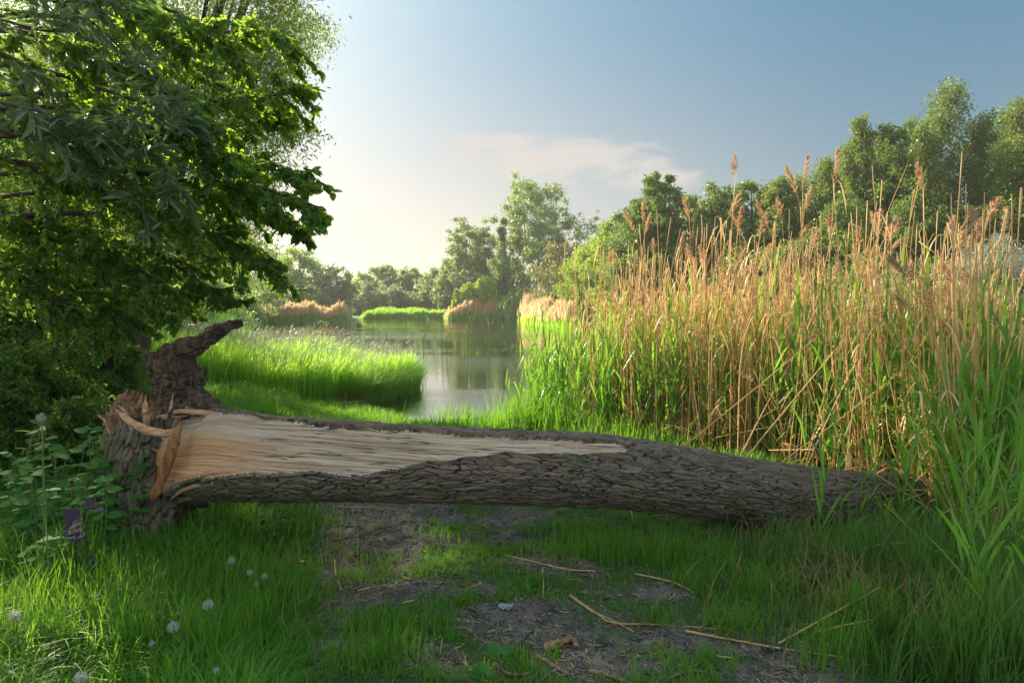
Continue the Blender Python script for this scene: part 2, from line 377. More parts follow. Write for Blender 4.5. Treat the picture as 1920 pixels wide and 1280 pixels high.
# ------------------------------------------------------------------ the broken, fallen tree
NB = 0.0
def bark_height(s, c, C, cu=0.12, cv=0.026, depth=0.012, seed=3):
    """cracked bark plates: s metres along, c metres round (period C); returns height, crack 0..1, plate random"""
    nr = max(4, round(C / cv)); cv = C / nr
    ang = c / C * 2 * math.pi; q = C / (2 * math.pi)
    w1 = fbm(s * 7, np.cos(ang) * q * 7, np.sin(ang) * q * 7, 3, seed); w2 = fbm(s * 7, np.cos(ang) * q * 7, np.sin(ang) * q * 7 + 9, 3, seed + 50)
    a = s / cu + 0.55 * w1 + 1.1 * fbm(s * 1.6, np.cos(ang) * q * 4, np.sin(ang) * q * 4, 2, seed + 60); b = c / cv + 0.85 * w2 + 1.0 * fbm(s * 1.8, np.cos(ang) * q * 5, np.sin(ang) * q * 5, 2, seed + 70) * np.ones_like(s)
    ia = np.floor(a); ib = np.floor(b); F1 = np.full(s.shape, 9.0); F2 = F1.copy(); cid = np.zeros(s.shape)
    for da in (-1, 0, 1):
        for db in (-1, 0, 1):
            ca = ia + da; cbb = ib + db; wb = np.mod(cbb, nr)
            h1 = _h(ca, wb, wb * 0, seed + 1); h2 = _h(ca, wb, wb * 0, seed + 2)
            dd = np.hypot((ca + 0.5 + 0.85 * (h1 - 0.5) + 0.5 * (wb % 2)) - a, ((cbb + 0.5 + 0.7 * (h2 - 0.5)) - b) * 1.25)
            nh = dd < F1
            F2 = np.where(nh, F1, np.minimum(F2, dd)); cid = np.where(nh, _h(ca, wb, wb * 0, seed + 7), cid); F1 = np.where(nh, dd, F1)
    e = F2 - F1
    cr = sst(e + 0.10 * vn(s * 25, np.cos(ang) * q * 40, np.sin(ang) * q * 40, seed + 33), 0.0, 0.17)
    fine = fbm(s * 30, np.cos(ang) * q * 60, np.sin(ang) * q * 60, 3, seed + 80)
    h = depth * (cr - 1) + depth * 0.40 * (cid - 0.5) * cr + depth * 0.5 * (fbm(s * 9, np.cos(ang) * q * 55, np.sin(ang) * q * 55, 3, seed + 90)) * cr + 0.0028 * fine * cr
    return h, cr, cid

m, t, out = newmat('cracked_bark')
cr = t.attr('crack'); cid = t.attr('plate'); pos = t.node('ShaderNodeTexCoord').outputs['Object']
n1 = t.noise(pos, 55, 5, 0.7); n2 = t.noise(pos, 3.0, 3)
plate = t.mix(cid, (0.085, 0.07, 0.055), (0.19, 0.16, 0.125))
plate = t.mix(t.ss(n1, 0.45, 0.75), plate, (0.21, 0.18, 0.15))
plate = t.mix(t.ss(n2, 0.56, 0.72), plate, (0.06, 0.085, 0.035))          # patches of green algae
base = t.mix(cr, (0.022, 0.017, 0.013), plate)
b = pbr(t, base, 0.72, 0.35, bump(t, n1, 0.8, 0.006)); t.l.new(b.outputs[0], out.inputs[0]); M['log_bark'] = m

m, t, out = newmat('split_wood')
uvn = t.node('ShaderNodeUVMap'); uvn.uv_map = 'uv'; uvv = uvn.outputs[0]
st = t.scalev(uvv, 0.40, 22.0, 1); g1 = t.noise(st, 2.6, 6, 0.62, 0.25); g2 = t.noise(t.scalev(uvv, 0.7, 60, 1), 3, 4, 0.6); big = t.noise(t.scalev(uvv, 0.9, 4.0, 1), 1.6, 3)
sp = t.node('ShaderNodeSeparateXYZ'); t.l.new(uvv, sp.inputs[0]); us, vs = sp.outputs[0], sp.outputs[1]
cc = t.mix(t.ss(g1, 0.35, 0.65), (0.33, 0.255, 0.18), (0.60, 0.50, 0.38))
cc = t.mix(t.ss(big, 0.50, 0.68), cc, (0.58, 0.52, 0.43))                 # weathered grey
# the sapwood near the stump is freshly torn and reddish
red = t.m('MULTIPLY', t.m('SUBTRACT', 1.0, t.ss(us, 0.35, 1.25)), t.ss(t.m('ADD', vs, t.m('MULTIPLY', g1, 0.12)), 0.15, 0.24))
cc = t.mix(t.m('MULTIPLY', red, 0.85), cc, t.mix(g1, (0.36, 0.15, 0.06), (0.64, 0.37, 0.18)))
cc = t.mix(t.m('MULTIPLY', t.ss(g2, 0.55, 0.66), 0.8), cc, (0.13, 0.10, 0.075))
cc = t.mix(t.m('SUBTRACT', 1.0, t.ss(g1, 0.26, 0.34)), cc, (0.10, 0.075, 0.055))
g3 = t.noise(t.scalev(uvv, 0.55, 34.0, 1), 2.2, 3, 0.5, 0.1); crk = t.m('SUBTRACT', 1.0, t.ss(t.m('ABSOLUTE', t.m('SUBTRACT', g3, 0.47)), 0.004, 0.022))
cc = t.mix(t.m('MULTIPLY', crk, t.ss(us, 0.5, 1.0)), cc, (0.06, 0.045, 0.035))
b = pbr(t, cc, 0.6, 0.35, bump(t, t.m('ADD', g1, t.m('MULTIPLY', g2, 0.9)), 1.0, 0.006)); t.l.new(b.outputs[0], out.inputs[0]); M['wood'] = m

def plainwood(name, c1, c2, sc_=(30, 30, 4)):
    m, t, out = newmat(name); pos = t.node('ShaderNodeTexCoord').outputs['Object']; n = t.noise(t.scalev(pos, *sc_), 1.5, 6, 0.65)
    b = pbr(t, t.mix(t.ss(n, 0.35, 0.65), c1, c2), 0.7, 0.3, bump(t, n, 0.9, 0.008)); t.l.new(b.outputs[0], out.inputs[0]); return m
M['orange_wood'] = plainwood('orange_splintered_wood', (0.18, 0.07, 0.028), (0.38, 0.19, 0.085))
M['pink_wood'] = plainwood('torn_pinkish_wood', (0.34, 0.18, 0.10), (0.58, 0.38, 0.25), (8, 30, 30))
M['dark_rot'] = plainwood('dark_rotten_wood', (0.035, 0.025, 0.018), (0.15, 0.11, 0.08), (16, 16, 9))
M['torn_brown'] = plainwood('torn_brown_wood', (0.13, 0.075, 0.04), (0.36, 0.23, 0.14), (22, 22, 6))

fx = G(270, 1000); tree0 = empty('fallen_tree', (fx[0], 4.3, 0.0), 'big broken tree trunk lying across the path, its bark torn off the split pale wood', 'fallen tree')
# trunk: centre line through pixel points at their depth, radius in metres
LP = [(300, 868, 4.26, .17), (345, 858, 4.16, .262), (420, 852, 4.1, .268), (500, 857, 4.08, .255), (600, 861, 4.08, .246), (800, 870, 4.10, .227), (1000, 877, 4.17, .221),
      (1150, 883, 4.3, .222), (1300, 902, 4.48, .226), (1420, 922, 4.65, .230), (1550, 937, 4.85, .232), (1700, 946, 5.1, .225), (1850, 962, 5.4, .19)]
cp = np.array([P(a, b_, c_) for a, b_, c_, r_ in LP]); cr_ = np.array([r_ for *_, r_ in LP])
N = 1250; path = polyline(cp, N); lr = np.interp(np.linspace(0, len(LP) - 1, N), np.arange(len(LP)), cr_)
pxs = np.interp(np.linspace(0, len(LP) - 1, N), np.arange(len(LP)), [a for a, *_ in LP])
NV = 330; Cm = 2 * math.pi * 0.235
hT = np.interp(pxs, [300, 345, 400, 500, 600, 700, 800, 930, 1060, 1140, 1165], [-.2, -.1, .02, .035, .05, .07, .08, .105, .115, .13, .22])
hB = np.interp(pxs, [300, 345, 400, 500, 600, 700, 800, 930, 1060, 1140, 1165], [1.05, .92, .77, .70, .65, .665, .52, .375, .325, .28, .22])
wood_mask = {}
def logdisp(s, ang, path_, rad_):
    # angle measured from the silhouette top, growing towards the camera (sweep: ang 0 = up; B = T x U points away from or to the camera)
    vd = R(11.5); phi = np.mod(ang * SGN + vd, 2 * math.pi)                          # 0 = top edge of the picture, pi = bottom edge
    frac = np.where(phi < math.pi, (1 - np.cos(phi)) / 2, np.where(phi > 1.5 * math.pi, -(1 - np.cos(phi)) / 2, 2.0))
    h, c, ci = bark_height(s, ang / (2 * math.pi) * Cm, Cm)
    sx = pxs[:, None] + 0 * ang
    jag = 0.030 * fbm(s * 4.5, ang * 1.5, 0, 3, 61) + 0.035 * fbm(s * 1.7, 3, 0, 2, 63) * (sx > 420) 
    ins = np.minimum(frac - (hT[:, None] + jag * 0.5), (hB[:, None] + jag * 1.3) - frac)
    end = (1172 + 45 * fbm(ang * 9, 1, 0, 3, 71) - sx) / 400.0
    ins = np.minimum(ins, end); ins = np.minimum(ins, (sx - 322 - 16 * fbm(ang * 8, 2, 0, 3, 77)) / 400.0)
    wm = sst(ins, -0.006, 0.012)
    pT = np.arccos(np.clip(1 - 2 * hT, -1, 1))[:, None]; pB = np.arccos(np.clip(1 - 2 * np.minimum(hB, 1), -1, 1))[:, None]
    mid, half = (pT + pB) / 2, np.maximum((pB - pT) / 2, 0.02)
    chord = np.cos(np.minimum(half, 1.2)) / np.cos(np.clip(phi - mid, -1.2, 1.2))     # flat split plane
    flat = np.minimum(1, chord); r0 = rad_[:, None]
    grain = 0.0032 * fbm(s * 1.5, ang * 26, 0, 4, 81) - 0.008 * sst(np.abs(fbm(s * .8, ang * 9, 0, 3, 83)), .05, 0) * sst(s, .2, .8) + 0.006 * np.round(2.0 * fbm(s * 0.9, ang * 5, 0, 2, 85)) / 2
    woodr = -0.024 + (flat - 1) * r0 * 0.38 + grain
    bulge = 0.012 * fbm(s * 1.1, np.cos(ang) * 1.2, np.sin(ang) * 1.2, 2, 91)
    lip = 0.010 * np.exp(-(ins / 0.03) ** 2) * (ins < 0.01)
    wood_mask['m'] = ins; wood_mask['c'] = c; wood_mask['ci'] = ci; wood_mask['phi'] = phi
    return (1 - wm) * (h + lip) + wm * woodr + bulge
SGN = 1.0
T0 = path[5] - path[0]; Bv = np.cross(T0, (0, 0, 1)); SGN = 1.0 if Bv[1] < 0 else -1.0
V, Fs, ss_, an_ = sweep(path, lr, NV, logdisp)
nV = N * NV; uvs = np.zeros((len(V), 2)); uvs[:nV, 0] = np.repeat(ss_, NV); uvs[:nV, 1] = (wood_mask['phi'] * lr[:, None]).ravel() * 0.5
qi = Fs[0]; insf = wood_mask['m'].ravel()[qi].min(1) > 0.002
ck = np.concatenate([wood_mask['c'].ravel(), [1, 1]]); pl = np.concatenate([wood_mask['ci'].ravel(), [0.5, 0.5]])
def compact(V, F, extra):
    idx = np.unique(np.concatenate([f.ravel() for f in F])); mp = np.zeros(len(V), np.int64); mp[idx] = np.arange(len(idx))
    return V[idx], [mp[f] for f in F], [e_[idx] for e_ in extra]
v1, f1, (c1, p1, u1) = compact(V, [qi[~insf], Fs[1]], [ck, pl, uvs])
o = mesh('trunk', v1, f1, M['log_bark'], smooth=True, vattr={'crack': c1, 'plate': p1}, uv=u1); child(o, tree0)
v2, f2, (u2,) = compact(V, [qi[insf]], [uvs])
o = mesh('split_wood', v2, f2, M['wood'], smooth=True, uv=u2); child(o, tree0); o['label'] = 'long pale split face where the bark is torn away'

# stump: leaning standing part with upright bark furrows
sp_ = [(258, 1030, 4.14, .33), (262, 980, 4.16, .255), (266, 920, 4.17, .228), (272, 860, 4.17, .215), (278, 820, 4.17, .205), (282, 800, 4.18, .185)]
path_s = polyline([P(a, b_, c_) for a, b_, c_, r_ in sp_], 170); rs = np.interp(np.linspace(0, 5, 170), np.arange(6), [r_ for *_, r_ in sp_])
store = {}
def stumpdisp(s, ang, p_, r_):
    h, c, ci = bark_height(s, ang / (2 * math.pi) * 1.4, 1.4, 0.13, 0.042, 0.017, 17)
    store['c'] = c; store['ci'] = ci
    return h + 0.03 * fbm(s * 1.3, np.cos(ang) * 1.6, np.sin(ang) * 1.6, 3, 23) + 0.03 * np.abs(vn(ang * 2.2, s * .4, 0, 29)) * (1.2 - s * 2).clip(0, 1)
V, Fs, _, _ = sweep(path_s, rs, 240, stumpdisp)
# jagged torn rim
nn = 170 * 240; tp = V[nn - 240:nn, :]
rim = np.arange(240); jz = 0.05 * np.abs(vn(rim * 0.13, 3, 0, 5)) + 0.05 * np.abs(vn(rim * 0.5, 7, 0, 6))
V[nn - 240:nn, 2] += jz
cc_ = np.concatenate([store['c'].ravel(), [0, 0]]); ci_ = np.concatenate([store['ci'].ravel(), [0, 0]])
o = mesh('stump', V, Fs, M['log_bark'], smooth=True, vattr={'crack': cc_, 'plate': ci_}); child(o, tree0)

def gnarl(name, keys, ns, nv, amp, mat, freq=9, seed=1, ridg=0.5, smooth=True, par=None, label=None, ell_=None):
    pth = polyline([P(a, b_, c_) for a, b_, c_, r_ in keys], ns)
    rr = np.interp(np.linspace(0, len(keys) - 1, ns), np.arange(len(keys)), [k[3] for k in keys])
    def dsp(s, ang, p_, r_):
        x = p_[:, None, 0] + np.cos(ang) * r_[:, None]; y = s; z = p_[:, None, 2] + np.sin(ang) * r_[:, None]
        f = fbm(x * freq, y * freq, z * freq, 5, seed, 0.6); r2 = 1 - np.abs(fbm(x * freq * .7, y * freq * 0.4, z * freq * .7, 3, seed + 9)) * 2
        fib = fbm(s * 5, np.cos(ang) * 3.2 + seed, np.sin(ang) * 3.2, 4, seed + 5, .65) + .6 * (1 - 2 * np.abs(vn(s * 3 + .4 * f, np.cos(ang) * 5, np.sin(ang) * 5, seed + 6)))
        chip, _, _ = bark_height(s, ang / 6.2832 * .9, .9, .05, .03, amp * .55, seed + 300)
        return amp * .8 * f + amp * ridg * .6 * r2 + amp * .7 * fib + chip
    V, Fs, _, _ = sweep(pth, rr, nv, dsp)
    o = mesh(name, V, Fs, mat, smooth=smooth); child(o, par or tree0)
    if label: o['label'] = label
    return o
# torn heap of brown wood on the stump, the upright dark knot and its broken branch
gnarl('torn_stump_top', [(265, 830, 4.34, .18), (258, 795, 4.34, .155), (256, 768, 4.36, .12), (262, 746, 4.38, .08), (268, 733, 4.40, .02)], 150, 200, .028, M['torn_brown'], 12, 5, 0.9, label='splintered brown wood heaped on the broken stump')
gnarl('torn_stump_top', [(330, 830, 4.30, .20), (325, 795, 4.36, .18), (315, 770, 4.40, .13), (300, 752, 4.44, .05)], 130, 180, .024, M['torn_brown'], 13, 8, 0.9)
gnarl('knot', [(352, 800, 4.36, .20), (346, 765, 4.40, .170), (338, 735, 4.42, .142), (333, 712, 4.42, .150), (328, 690, 4.42, .138), (334, 668, 4.42, .105), (340, 652, 4.42, .07), (342, 643, 4.42, .02)], 200, 230, .024, M['dark_rot'], 12, 15, 0.8, label='dark gnarled upright knot of rotten wood')
gnarl('broken_branch', [(287, 700, 4.36, .015), (300, 686, 4.37, .055), (320, 668, 4.38, .075), (345, 655, 4.39, .070), (372, 646, 4.40, .052), (396, 630, 4.42, .042), (420, 616, 4.44, .032), (440, 609, 4.46, .020), (455, 605, 4.47, .008)], 190, 110, .011, M['dark_rot'], 16, 31, 0.7, label='dark broken branch pointing up to the right')
gnarl('bark_ridge', [(352, 768, 4.40, .075), (385, 768, 4.33, .075), (420, 779, 4.28, .050), (470, 790, 4.22, .035), (530, 797, 4.2, .02)], 130, 90, .012, M['dark_rot'], 22, 41, 0.8)
# torn fibres running from the stump into the split face
def ribbon3(keys, wd, th, ns, mat, name, label=None, seed=1, roll=(0, -1, 0)):
    pth = polyline([P(a, b_, c_) for a, b_, c_ in keys], ns); T = np.gradient(pth, axis=0); T /= np.linalg.norm(T, axis=1, keepdims=True)
    F_ = np.array(roll, float); S = np.cross(T, F_); S /= np.linalg.norm(S, axis=1, keepdims=True); Nn = np.cross(S, T)
    wv_ = np.interp(np.linspace(0, 1, ns), np.linspace(0, 1, len(wd)), wd); k = 14; a = np.linspace(0, 2 * math.pi, k, endpoint=False)
    tt = np.linspace(0, 1, ns)[:, None]
    ca = np.cos(a)[None] * wv_[:, None] / 2 * (1 + 0.30 * fbm(tt * 6, np.cos(a)[None] * 2, seed, 4, seed)); sa = np.sin(a)[None] * th / 2 * np.minimum(1, wv_[:, None] / th) * (1 + 0.5 * fbm(tt * 9, a[None] * 1.5, seed, 3, seed + 3))
    V = pth[:, None] + ca[..., None] * S[:, None] + sa[..., None] * Nn[:, None]
    i = np.arange(ns - 1)[:, None] * k; j = np.arange(k)[None]; F = np.stack([i + j, i + (j + 1) % k, i + k + (j + 1) % k, i + k + j], -1).reshape(-1, 4)
    o = mesh(name, V.reshape(-1, 3), [F, np.arange(k)[None], (np.arange(k) + (ns - 1) * k)[None]], mat, smooth=True); child(o, tree0)
    if label: o['label'] = label
ribbon3([(218, 768, 4.02), (232, 782, 3.98), (252, 797, 3.94), (275, 806, 3.91), (300, 812, 3.88), (318, 812, 3.87), (338, 803, 3.88)], [.012, .045, .055, .05, .05, .055, .03], .028, 60, M['pink_wood'], 'torn_strip', 'curved pinkish strip of torn wood along the stump rim', 3)
ribbon3([(338, 789, 3.86), (334, 806, 3.85), (327, 830, 3.86), (316, 858, 3.88), (303, 893, 3.90), (290, 925, 3.91), (283, 942, 3.95)], [.006, .04, .058, .066, .060, .045, .012], .022, 60, M['orange_wood'], 'splinter', 'upright orange splinter of fresh wood in front of the stump', 5)
for q, (k, wd) in enumerate([([(300, 790, 4.2), (330, 772, 4.15), (400, 776, 4.12), (460, 790, 4.05)], .03), ([(290, 775, 4.3), (330, 765, 4.25), (380, 772, 4.18)], .035), ([(262, 800, 4.2), (300, 783, 4.18), (345, 782, 4.1)], .03),
        ([(320, 935, 3.98), (350, 915, 3.9), (420, 900, 3.86), (500, 893, 3.86)], .025), ([(322, 900, 3.95), (380, 888, 3.87), (450, 884, 3.86)], .022), ([(240, 790, 4.2), (260, 760, 4.25), (268, 735, 4.3)], .03), ([(222, 770, 4.3), (232, 745, 4.3), (240, 728, 4.3)], .02),
        ([(330, 945, 4.05), (345, 935, 4.0), (400, 925, 3.98), (470, 922, 3.98)], .03)]):
    ribbon3(k, [.008, wd, wd * 1.2, .006], .016, 40, M['torn_brown'] if q in (1, 5, 6, 7) else M['pink_wood'], 'splinter', None, 40 + q)
for q in range(26):      # jagged upright shards round the torn rim
    a = q * .62 + rng.normal() * .3; px = 268 + 58 * math.cos(a) + rng.normal() * 6; py = 795 + 10 * math.sin(a); L = 10 + 50 * rng.random() ** 2.5; dp = 4.17 + .17 * math.sin(a); ln = (px - 268) * .3 + rng.normal() * 18
    if px > 322: continue
    ribbon3([(px, py + 22, dp), (px + ln * .4, py - L * .4, dp), (px + ln, py - L, dp + .02)], [.02, rng.uniform(.018, .04), .002], .010, 24, [M['torn_brown'], M['dark_rot'], M['pink_wood']][q % 3], 'splinter', None, 80 + q)
for q, k in enumerate([[(232, 792, 4.0), (300, 765, 4.0), (380, 752, 4.1)], [(290, 800, 4.05), (300, 740, 4.05), (305, 718, 4.1)], [(243, 740, 4.1), (240, 770, 4.1)]]):
    ribbon3(k, [.004, .005, .003], .004, 12, M['grass_dry'], 'dry_stem', None, 60 + q)
gnarl('root', [(330, 925, 4.22, .10), (338, 950, 4.24, .07), (334, 985, 4.26, .05), (336, 1010, 4.28, .05)], 70, 60, .018, M['dark_rot'], 14, 51, 0.8)
gnarl('root', [(345, 935, 4.2, .05), (375, 942, 4.22, .03), (392, 948, 4.22, .006)], 40, 30, .008, M['dark_rot'], 20, 53, 0.8)

# ------------------------------------------------------------------ leaf templates (Y = along the leaf, length 1)
def quadleaf(w_=0.5): return np.array([(0, 0, 0), (-w_ / 2, .45, .03), (0, 1, 0), (w_ / 2, .45, .03)], float), [np.array([[0, 1, 2, 3]])]
def broadleaf(w_=0.55, fold=0.10, droop=0.12):
    V = np.array([(0, 0, 0), (0, .35, -fold * .6), (0, .7, -fold * .5 - droop * .4), (0, 1, -droop), (-w_ * .48, .28, 0), (-w_ * .42, .62, -droop * .3), (w_ * .48, .28, 0), (w_ * .42, .62, -droop * .3)], float)
    return V, [np.array([[1, 4, 5, 2], [6, 1, 2, 7]]), np.array([[0, 4, 1], [2, 5, 3], [6, 0, 1], [7, 2, 3]])]
def ovalleaf(w_=0.52, fold=0.09, droop=0.16):
    ys = [0.16, .42, .72]; ws = [.30, .50, .36]; V = [(0, 0, 0)]
    for y_, q_ in zip(ys, ws): V += [(-w_ * q_, y_, -droop * y_ ** 2), (0, y_, -fold * q_ * 1.4 - droop * y_ ** 2), (w_ * q_, y_, -droop * y_ ** 2)]
    V.append((0, 1, -droop)); f4 = [[3 * i + 1 + a, 3 * i + 2 + a, 3 * i + 5 + a, 3 * i + 4 + a] for i in (0, 1) for a in (0, 1)]
    return np.array(V, float), [np.array([[0, 2, 1], [0, 3, 2], [7, 8, 10], [8, 9, 10]])[:, ::-1], np.array(f4)]
def heartleaf(w_=0.9, fold=0.12, droop=0.2):
    V = np.array([(0, .06, 0), (0, .4, -fold * .5), (0, .75, -fold * .5 - droop * .5), (0, 1, -droop), (-w_ * .30, -.04, .02), (-w_ * .52, .25, .02), (-w_ * .36, .66, -droop * .3),
                  (w_ * .30, -.04, .02), (w_ * .52, .25, .02), (w_ * .36, .66, -droop * .3)], float)
    return V, [np.array([[0, 4, 5, 1], [1, 5, 6, 2], [7, 0, 1, 8], [8, 1, 2, 9]]), np.array([[2, 6, 3], [9, 2, 3]])]
QL, BL, NL, HL = quadleaf(0.55), ovalleaf(), broadleaf(0.2, 0.04, 0.1), heartleaf()
QN = quadleaf(0.28)

# ------------------------------------------------------------------ trees
def crown_cloud(r, lobes, nleaf, sub=0.16, per=26):
    """leaf centres clumped over a set of lobes (centre, radius)"""
    vol = np.array([l[3] ** 2 for l in lobes]); cnt = np.maximum(1, (vol / vol.sum() * nleaf / per)).astype(int); out_ = []
    for l, c in zip(lobes, cnt):
        dd = r.normal(size=(c, 3)); dd /= np.linalg.norm(dd, axis=1, keepdims=True); rad = l[3] * r.random((c, 1)) ** 0.45
        cc = np.array(l[:3]) + dd * rad * np.array([1, 1, 0.85])
        k = r.integers(int(per * .4), int(per * 1.6), c); idx = np.repeat(np.arange(c), k)
        out_.append(cc[idx] + r.normal(size=(len(idx), 3)) * l[3] * sub * np.array([1.15, 1.15, .75]))
    return np.vstack(out_)
def tree(name, label, cat, x, y, H, Rr, kind, lm, bm='bark', nleaf=7000, ls=0.3, seed=1, group=None, lo=0.2, tpl=None, lean=0.0, trunkr=None):
    r = np.random.default_rng(seed * 7919 + 3); z0 = float(gz(x, y)) - 0.05
    T = empty(name, (x, y, z0), label, cat, group); base = np.array([x, y, z0]); tr = trunkr or max(0.05, H * 0.014)
    wood = Acc(); lobes = []
    top = base + np.array([lean * H, 0, H * (0.93 if kind != 'bush' else 0.5)])
    tp = polyline([base, base * .5 + top * .5 + np.array([r.normal() * .03 * H, r.normal() * .03 * H, 0]), top], 14)
    V, Fs, _, _ = sweep(tp, tr * np.linspace(1.25, 0.15, 14) ** 0.9, 8); wood.add(V, Fs)
    zf = lambda f: tp[min(13, int(f * 13))]
    if kind == 'round':
        K = 44
        for k in range(K):
            f = lo + (1 - lo) * (k + .5) / K; prof = math.sin(math.pi * min(1, ((f - lo) / (1 - lo)) * .82 + .16)) ** .55
            a = k * 2.4 + r.normal() * .4; rr = Rr * prof * (0.45 + .5 * r.random()); lr_ = Rr * (0.24 + .16 * r.random()) * (0.6 + .4 * prof)
            lobes.append((x + math.cos(a) * rr + lean * H * f, y + math.sin(a) * rr, z0 + f * H - lr_ * .4, lr_))
    elif kind == 'bush':
        K = 18
        for k in range(K):
            f = r.random() * .8; a = k * 2.4 + r.normal() * .4; rr = Rr * math.sqrt(1 - (f * .95) ** 2) * (.35 + .55 * r.random()); lr_ = Rr * (.26 + .16 * r.random())
            lobes.append((x + math.cos(a) * rr, y + math.sin(a) * rr, z0 + max(lr_ * .5, f * H), lr_))
        lobes.append((x + .1 * Rr, y, z0 + H - Rr * .25, Rr * .3))
    elif kind == 'open':       # ascending limbs with gaps (poplar)
        K = 15
        for k in range(K):
            f0 = lo * .7 + (0.62 - lo * .5) * k / K; a = k * 2.4; st = zf(f0); up = .42 + .25 * r.random()
            e_ = np.array([x + math.cos(a) * Rr * (.6 + .5 * r.random()) * (1 - .45 * k / K) + lean * H, y + math.sin(a) * Rr * .8, min(z0 + H * (.98 - .05 * r.random()), st[2] + H * up)])
            lp = polyline([st, st * .5 + e_ * .5 + np.array([math.cos(a), math.sin(a), -1.0]) * Rr * .18, e_], 9)
            V, Fs, _, _ = sweep(lp, tr * .42 * np.linspace(1, .2, 9), 5); wood.add(V, Fs)
            for q in (3, 4, 5, 6, 7, 8):
                for _ in range(2): c = lp[q] + r.normal(size=3) * Rr * .15 * np.array([1, 1, 1.4]); lobes.append((c[0], c[1], c[2], Rr * (.07 + .09 * r.random())))
        lobes.append((top[0], top[1], top[2], Rr * .2))
    elif kind == 'birch':
        K = 30
        for k in range(K):
            f = lo + (1 - lo) * k / K; a = k * 2.4 + r.normal() * .5; prof = (1 - ((f - lo) / (1 - lo))) ** .6 * .9 + .12
            rr = Rr * prof * (.3 + .6 * r.random()); st = zf(max(0, f - .12)); e_ = np.array([x + math.cos(a) * rr + lean * H * f, y + math.sin(a) * rr, z0 + f * H])
            V, Fs, _, _ = sweep(polyline([st, e_], 4), tr * .3 * np.linspace(1, .2, 4), 4); wood.add(V, Fs)
            lr_ = Rr * (.17 + .17 * r.random()) * (.6 + .6 * prof); lobes.append((e_[0], e_[1], e_[2], lr_)); lobes.append((e_[0] * .6 + st[0] * .4, e_[1] * .6 + st[1] * .4, e_[2] - lr_, lr_ * .9))
    elif kind == 'willow':
        K = 22
        for k in range(K):
            f = .55 + .43 * r.random(); a = k * 2.4; rr = Rr * (.2 + .75 * r.random()) * math.sqrt(max(.1, 1 - ((f - .55) / .5) ** 2)); lr_ = Rr * .2
            lobes.append((x + math.cos(a) * rr, y + math.sin(a) * rr, z0 + f * H - lr_, lr_))
    elif kind == 'cone':
        for k in range(16):
            f = .08 + .9 * k / 16; a = k * 2.4; rr = Rr * (1 - f) * .6; lobes.append((x + math.cos(a) * rr, y + math.sin(a) * rr, z0 + f * H, Rr * (.12 + .32 * (1 - f))))
    if kind in ('round', 'willow', 'bush'):
        for l in lobes[::2]:
            st = zf(min(.8, max(.08, (l[2] - z0) / H * .55))); V, Fs, _, _ = sweep(polyline([st, (st + np.array(l[:3])) / 2 + [0, 0, -.03 * H], l[:3]], 7), tr * .4 * np.linspace(1, .25, 7), 5); wood.add(V, Fs)
    wood.build('trunk', M[bm], T, True)
    if kind == 'willow':
        C = crown_cloud(r, lobes, nleaf / 9, .25, 10); n = len(C); L = H * (.12 + .42 * r.random(n)) * np.clip(np.hypot(C[:, 0] - x, C[:, 1] - y) / Rr + .3, .3, 1.2)
        tt = r.random((n, 10)) ** .9; drift = (C[:, None, :2] - np.array([x, y])) / Rr
        Pn = np.concatenate([C[:, None, :2] + drift * (0.15 * Rr * tt[..., None]) + r.normal(size=(n, 10, 2)) * .025 * Rr, (C[:, 2, None] - tt * L[:, None])[..., None]], -1).reshape(-1, 3)
        Pn[:, 2] = np.maximum(Pn[:, 2], z0 + .1); D = np.tile([0, 0, -1.0], (len(Pn), 1)) + r.normal(size=Pn.shape) * .3
    else:
        Pn = crown_cloud(r, lobes, nleaf, {'birch': .3, 'open': .4}.get(kind, .2), 24 if kind not in ('birch', 'open') else 12)
        if kind == 'birch': Pn[:, 2] -= np.abs(r.exponential(Rr * .12, len(Pn)))
        if kind == 'bush': Pn[:, 2] = np.maximum(Pn[:, 2], z0 + .05)
        D = r.normal(size=Pn.shape) + [0, 0, -.5]
    tp_ = tpl or QL; S = ls * (.6 + .8 * r.random(len(Pn)))
    V, Fs = inst(tp_[0], tp_[1], Pn, frames(D, r.normal(size=Pn.shape) + [0, 0, 1.2]), S)
    A = Acc(); rn = r.random(len(Pn)); A.add(V, Fs[:1], np.repeat(rn, len(Fs[0]) // len(Pn)))
    for f in Fs[1:]: A.F.setdefault(f.shape[1], []).append(f); A.A.setdefault(f.shape[1], []).append(np.repeat(rn, len(f) // len(Pn)))
    A.build('crown', M[lm], T); return T
def px_tree(name, label, cat, px, ytop, rpx, dep, kind, lm, **kw):
    b_ = P(px, 575, dep); t_ = P(px, ytop, dep); H = t_[2] - float(gz(b_[0], dep)); return tree(name, label, cat, b_[0], dep, H, rpx * dep / FPX, kind, lm, **kw)

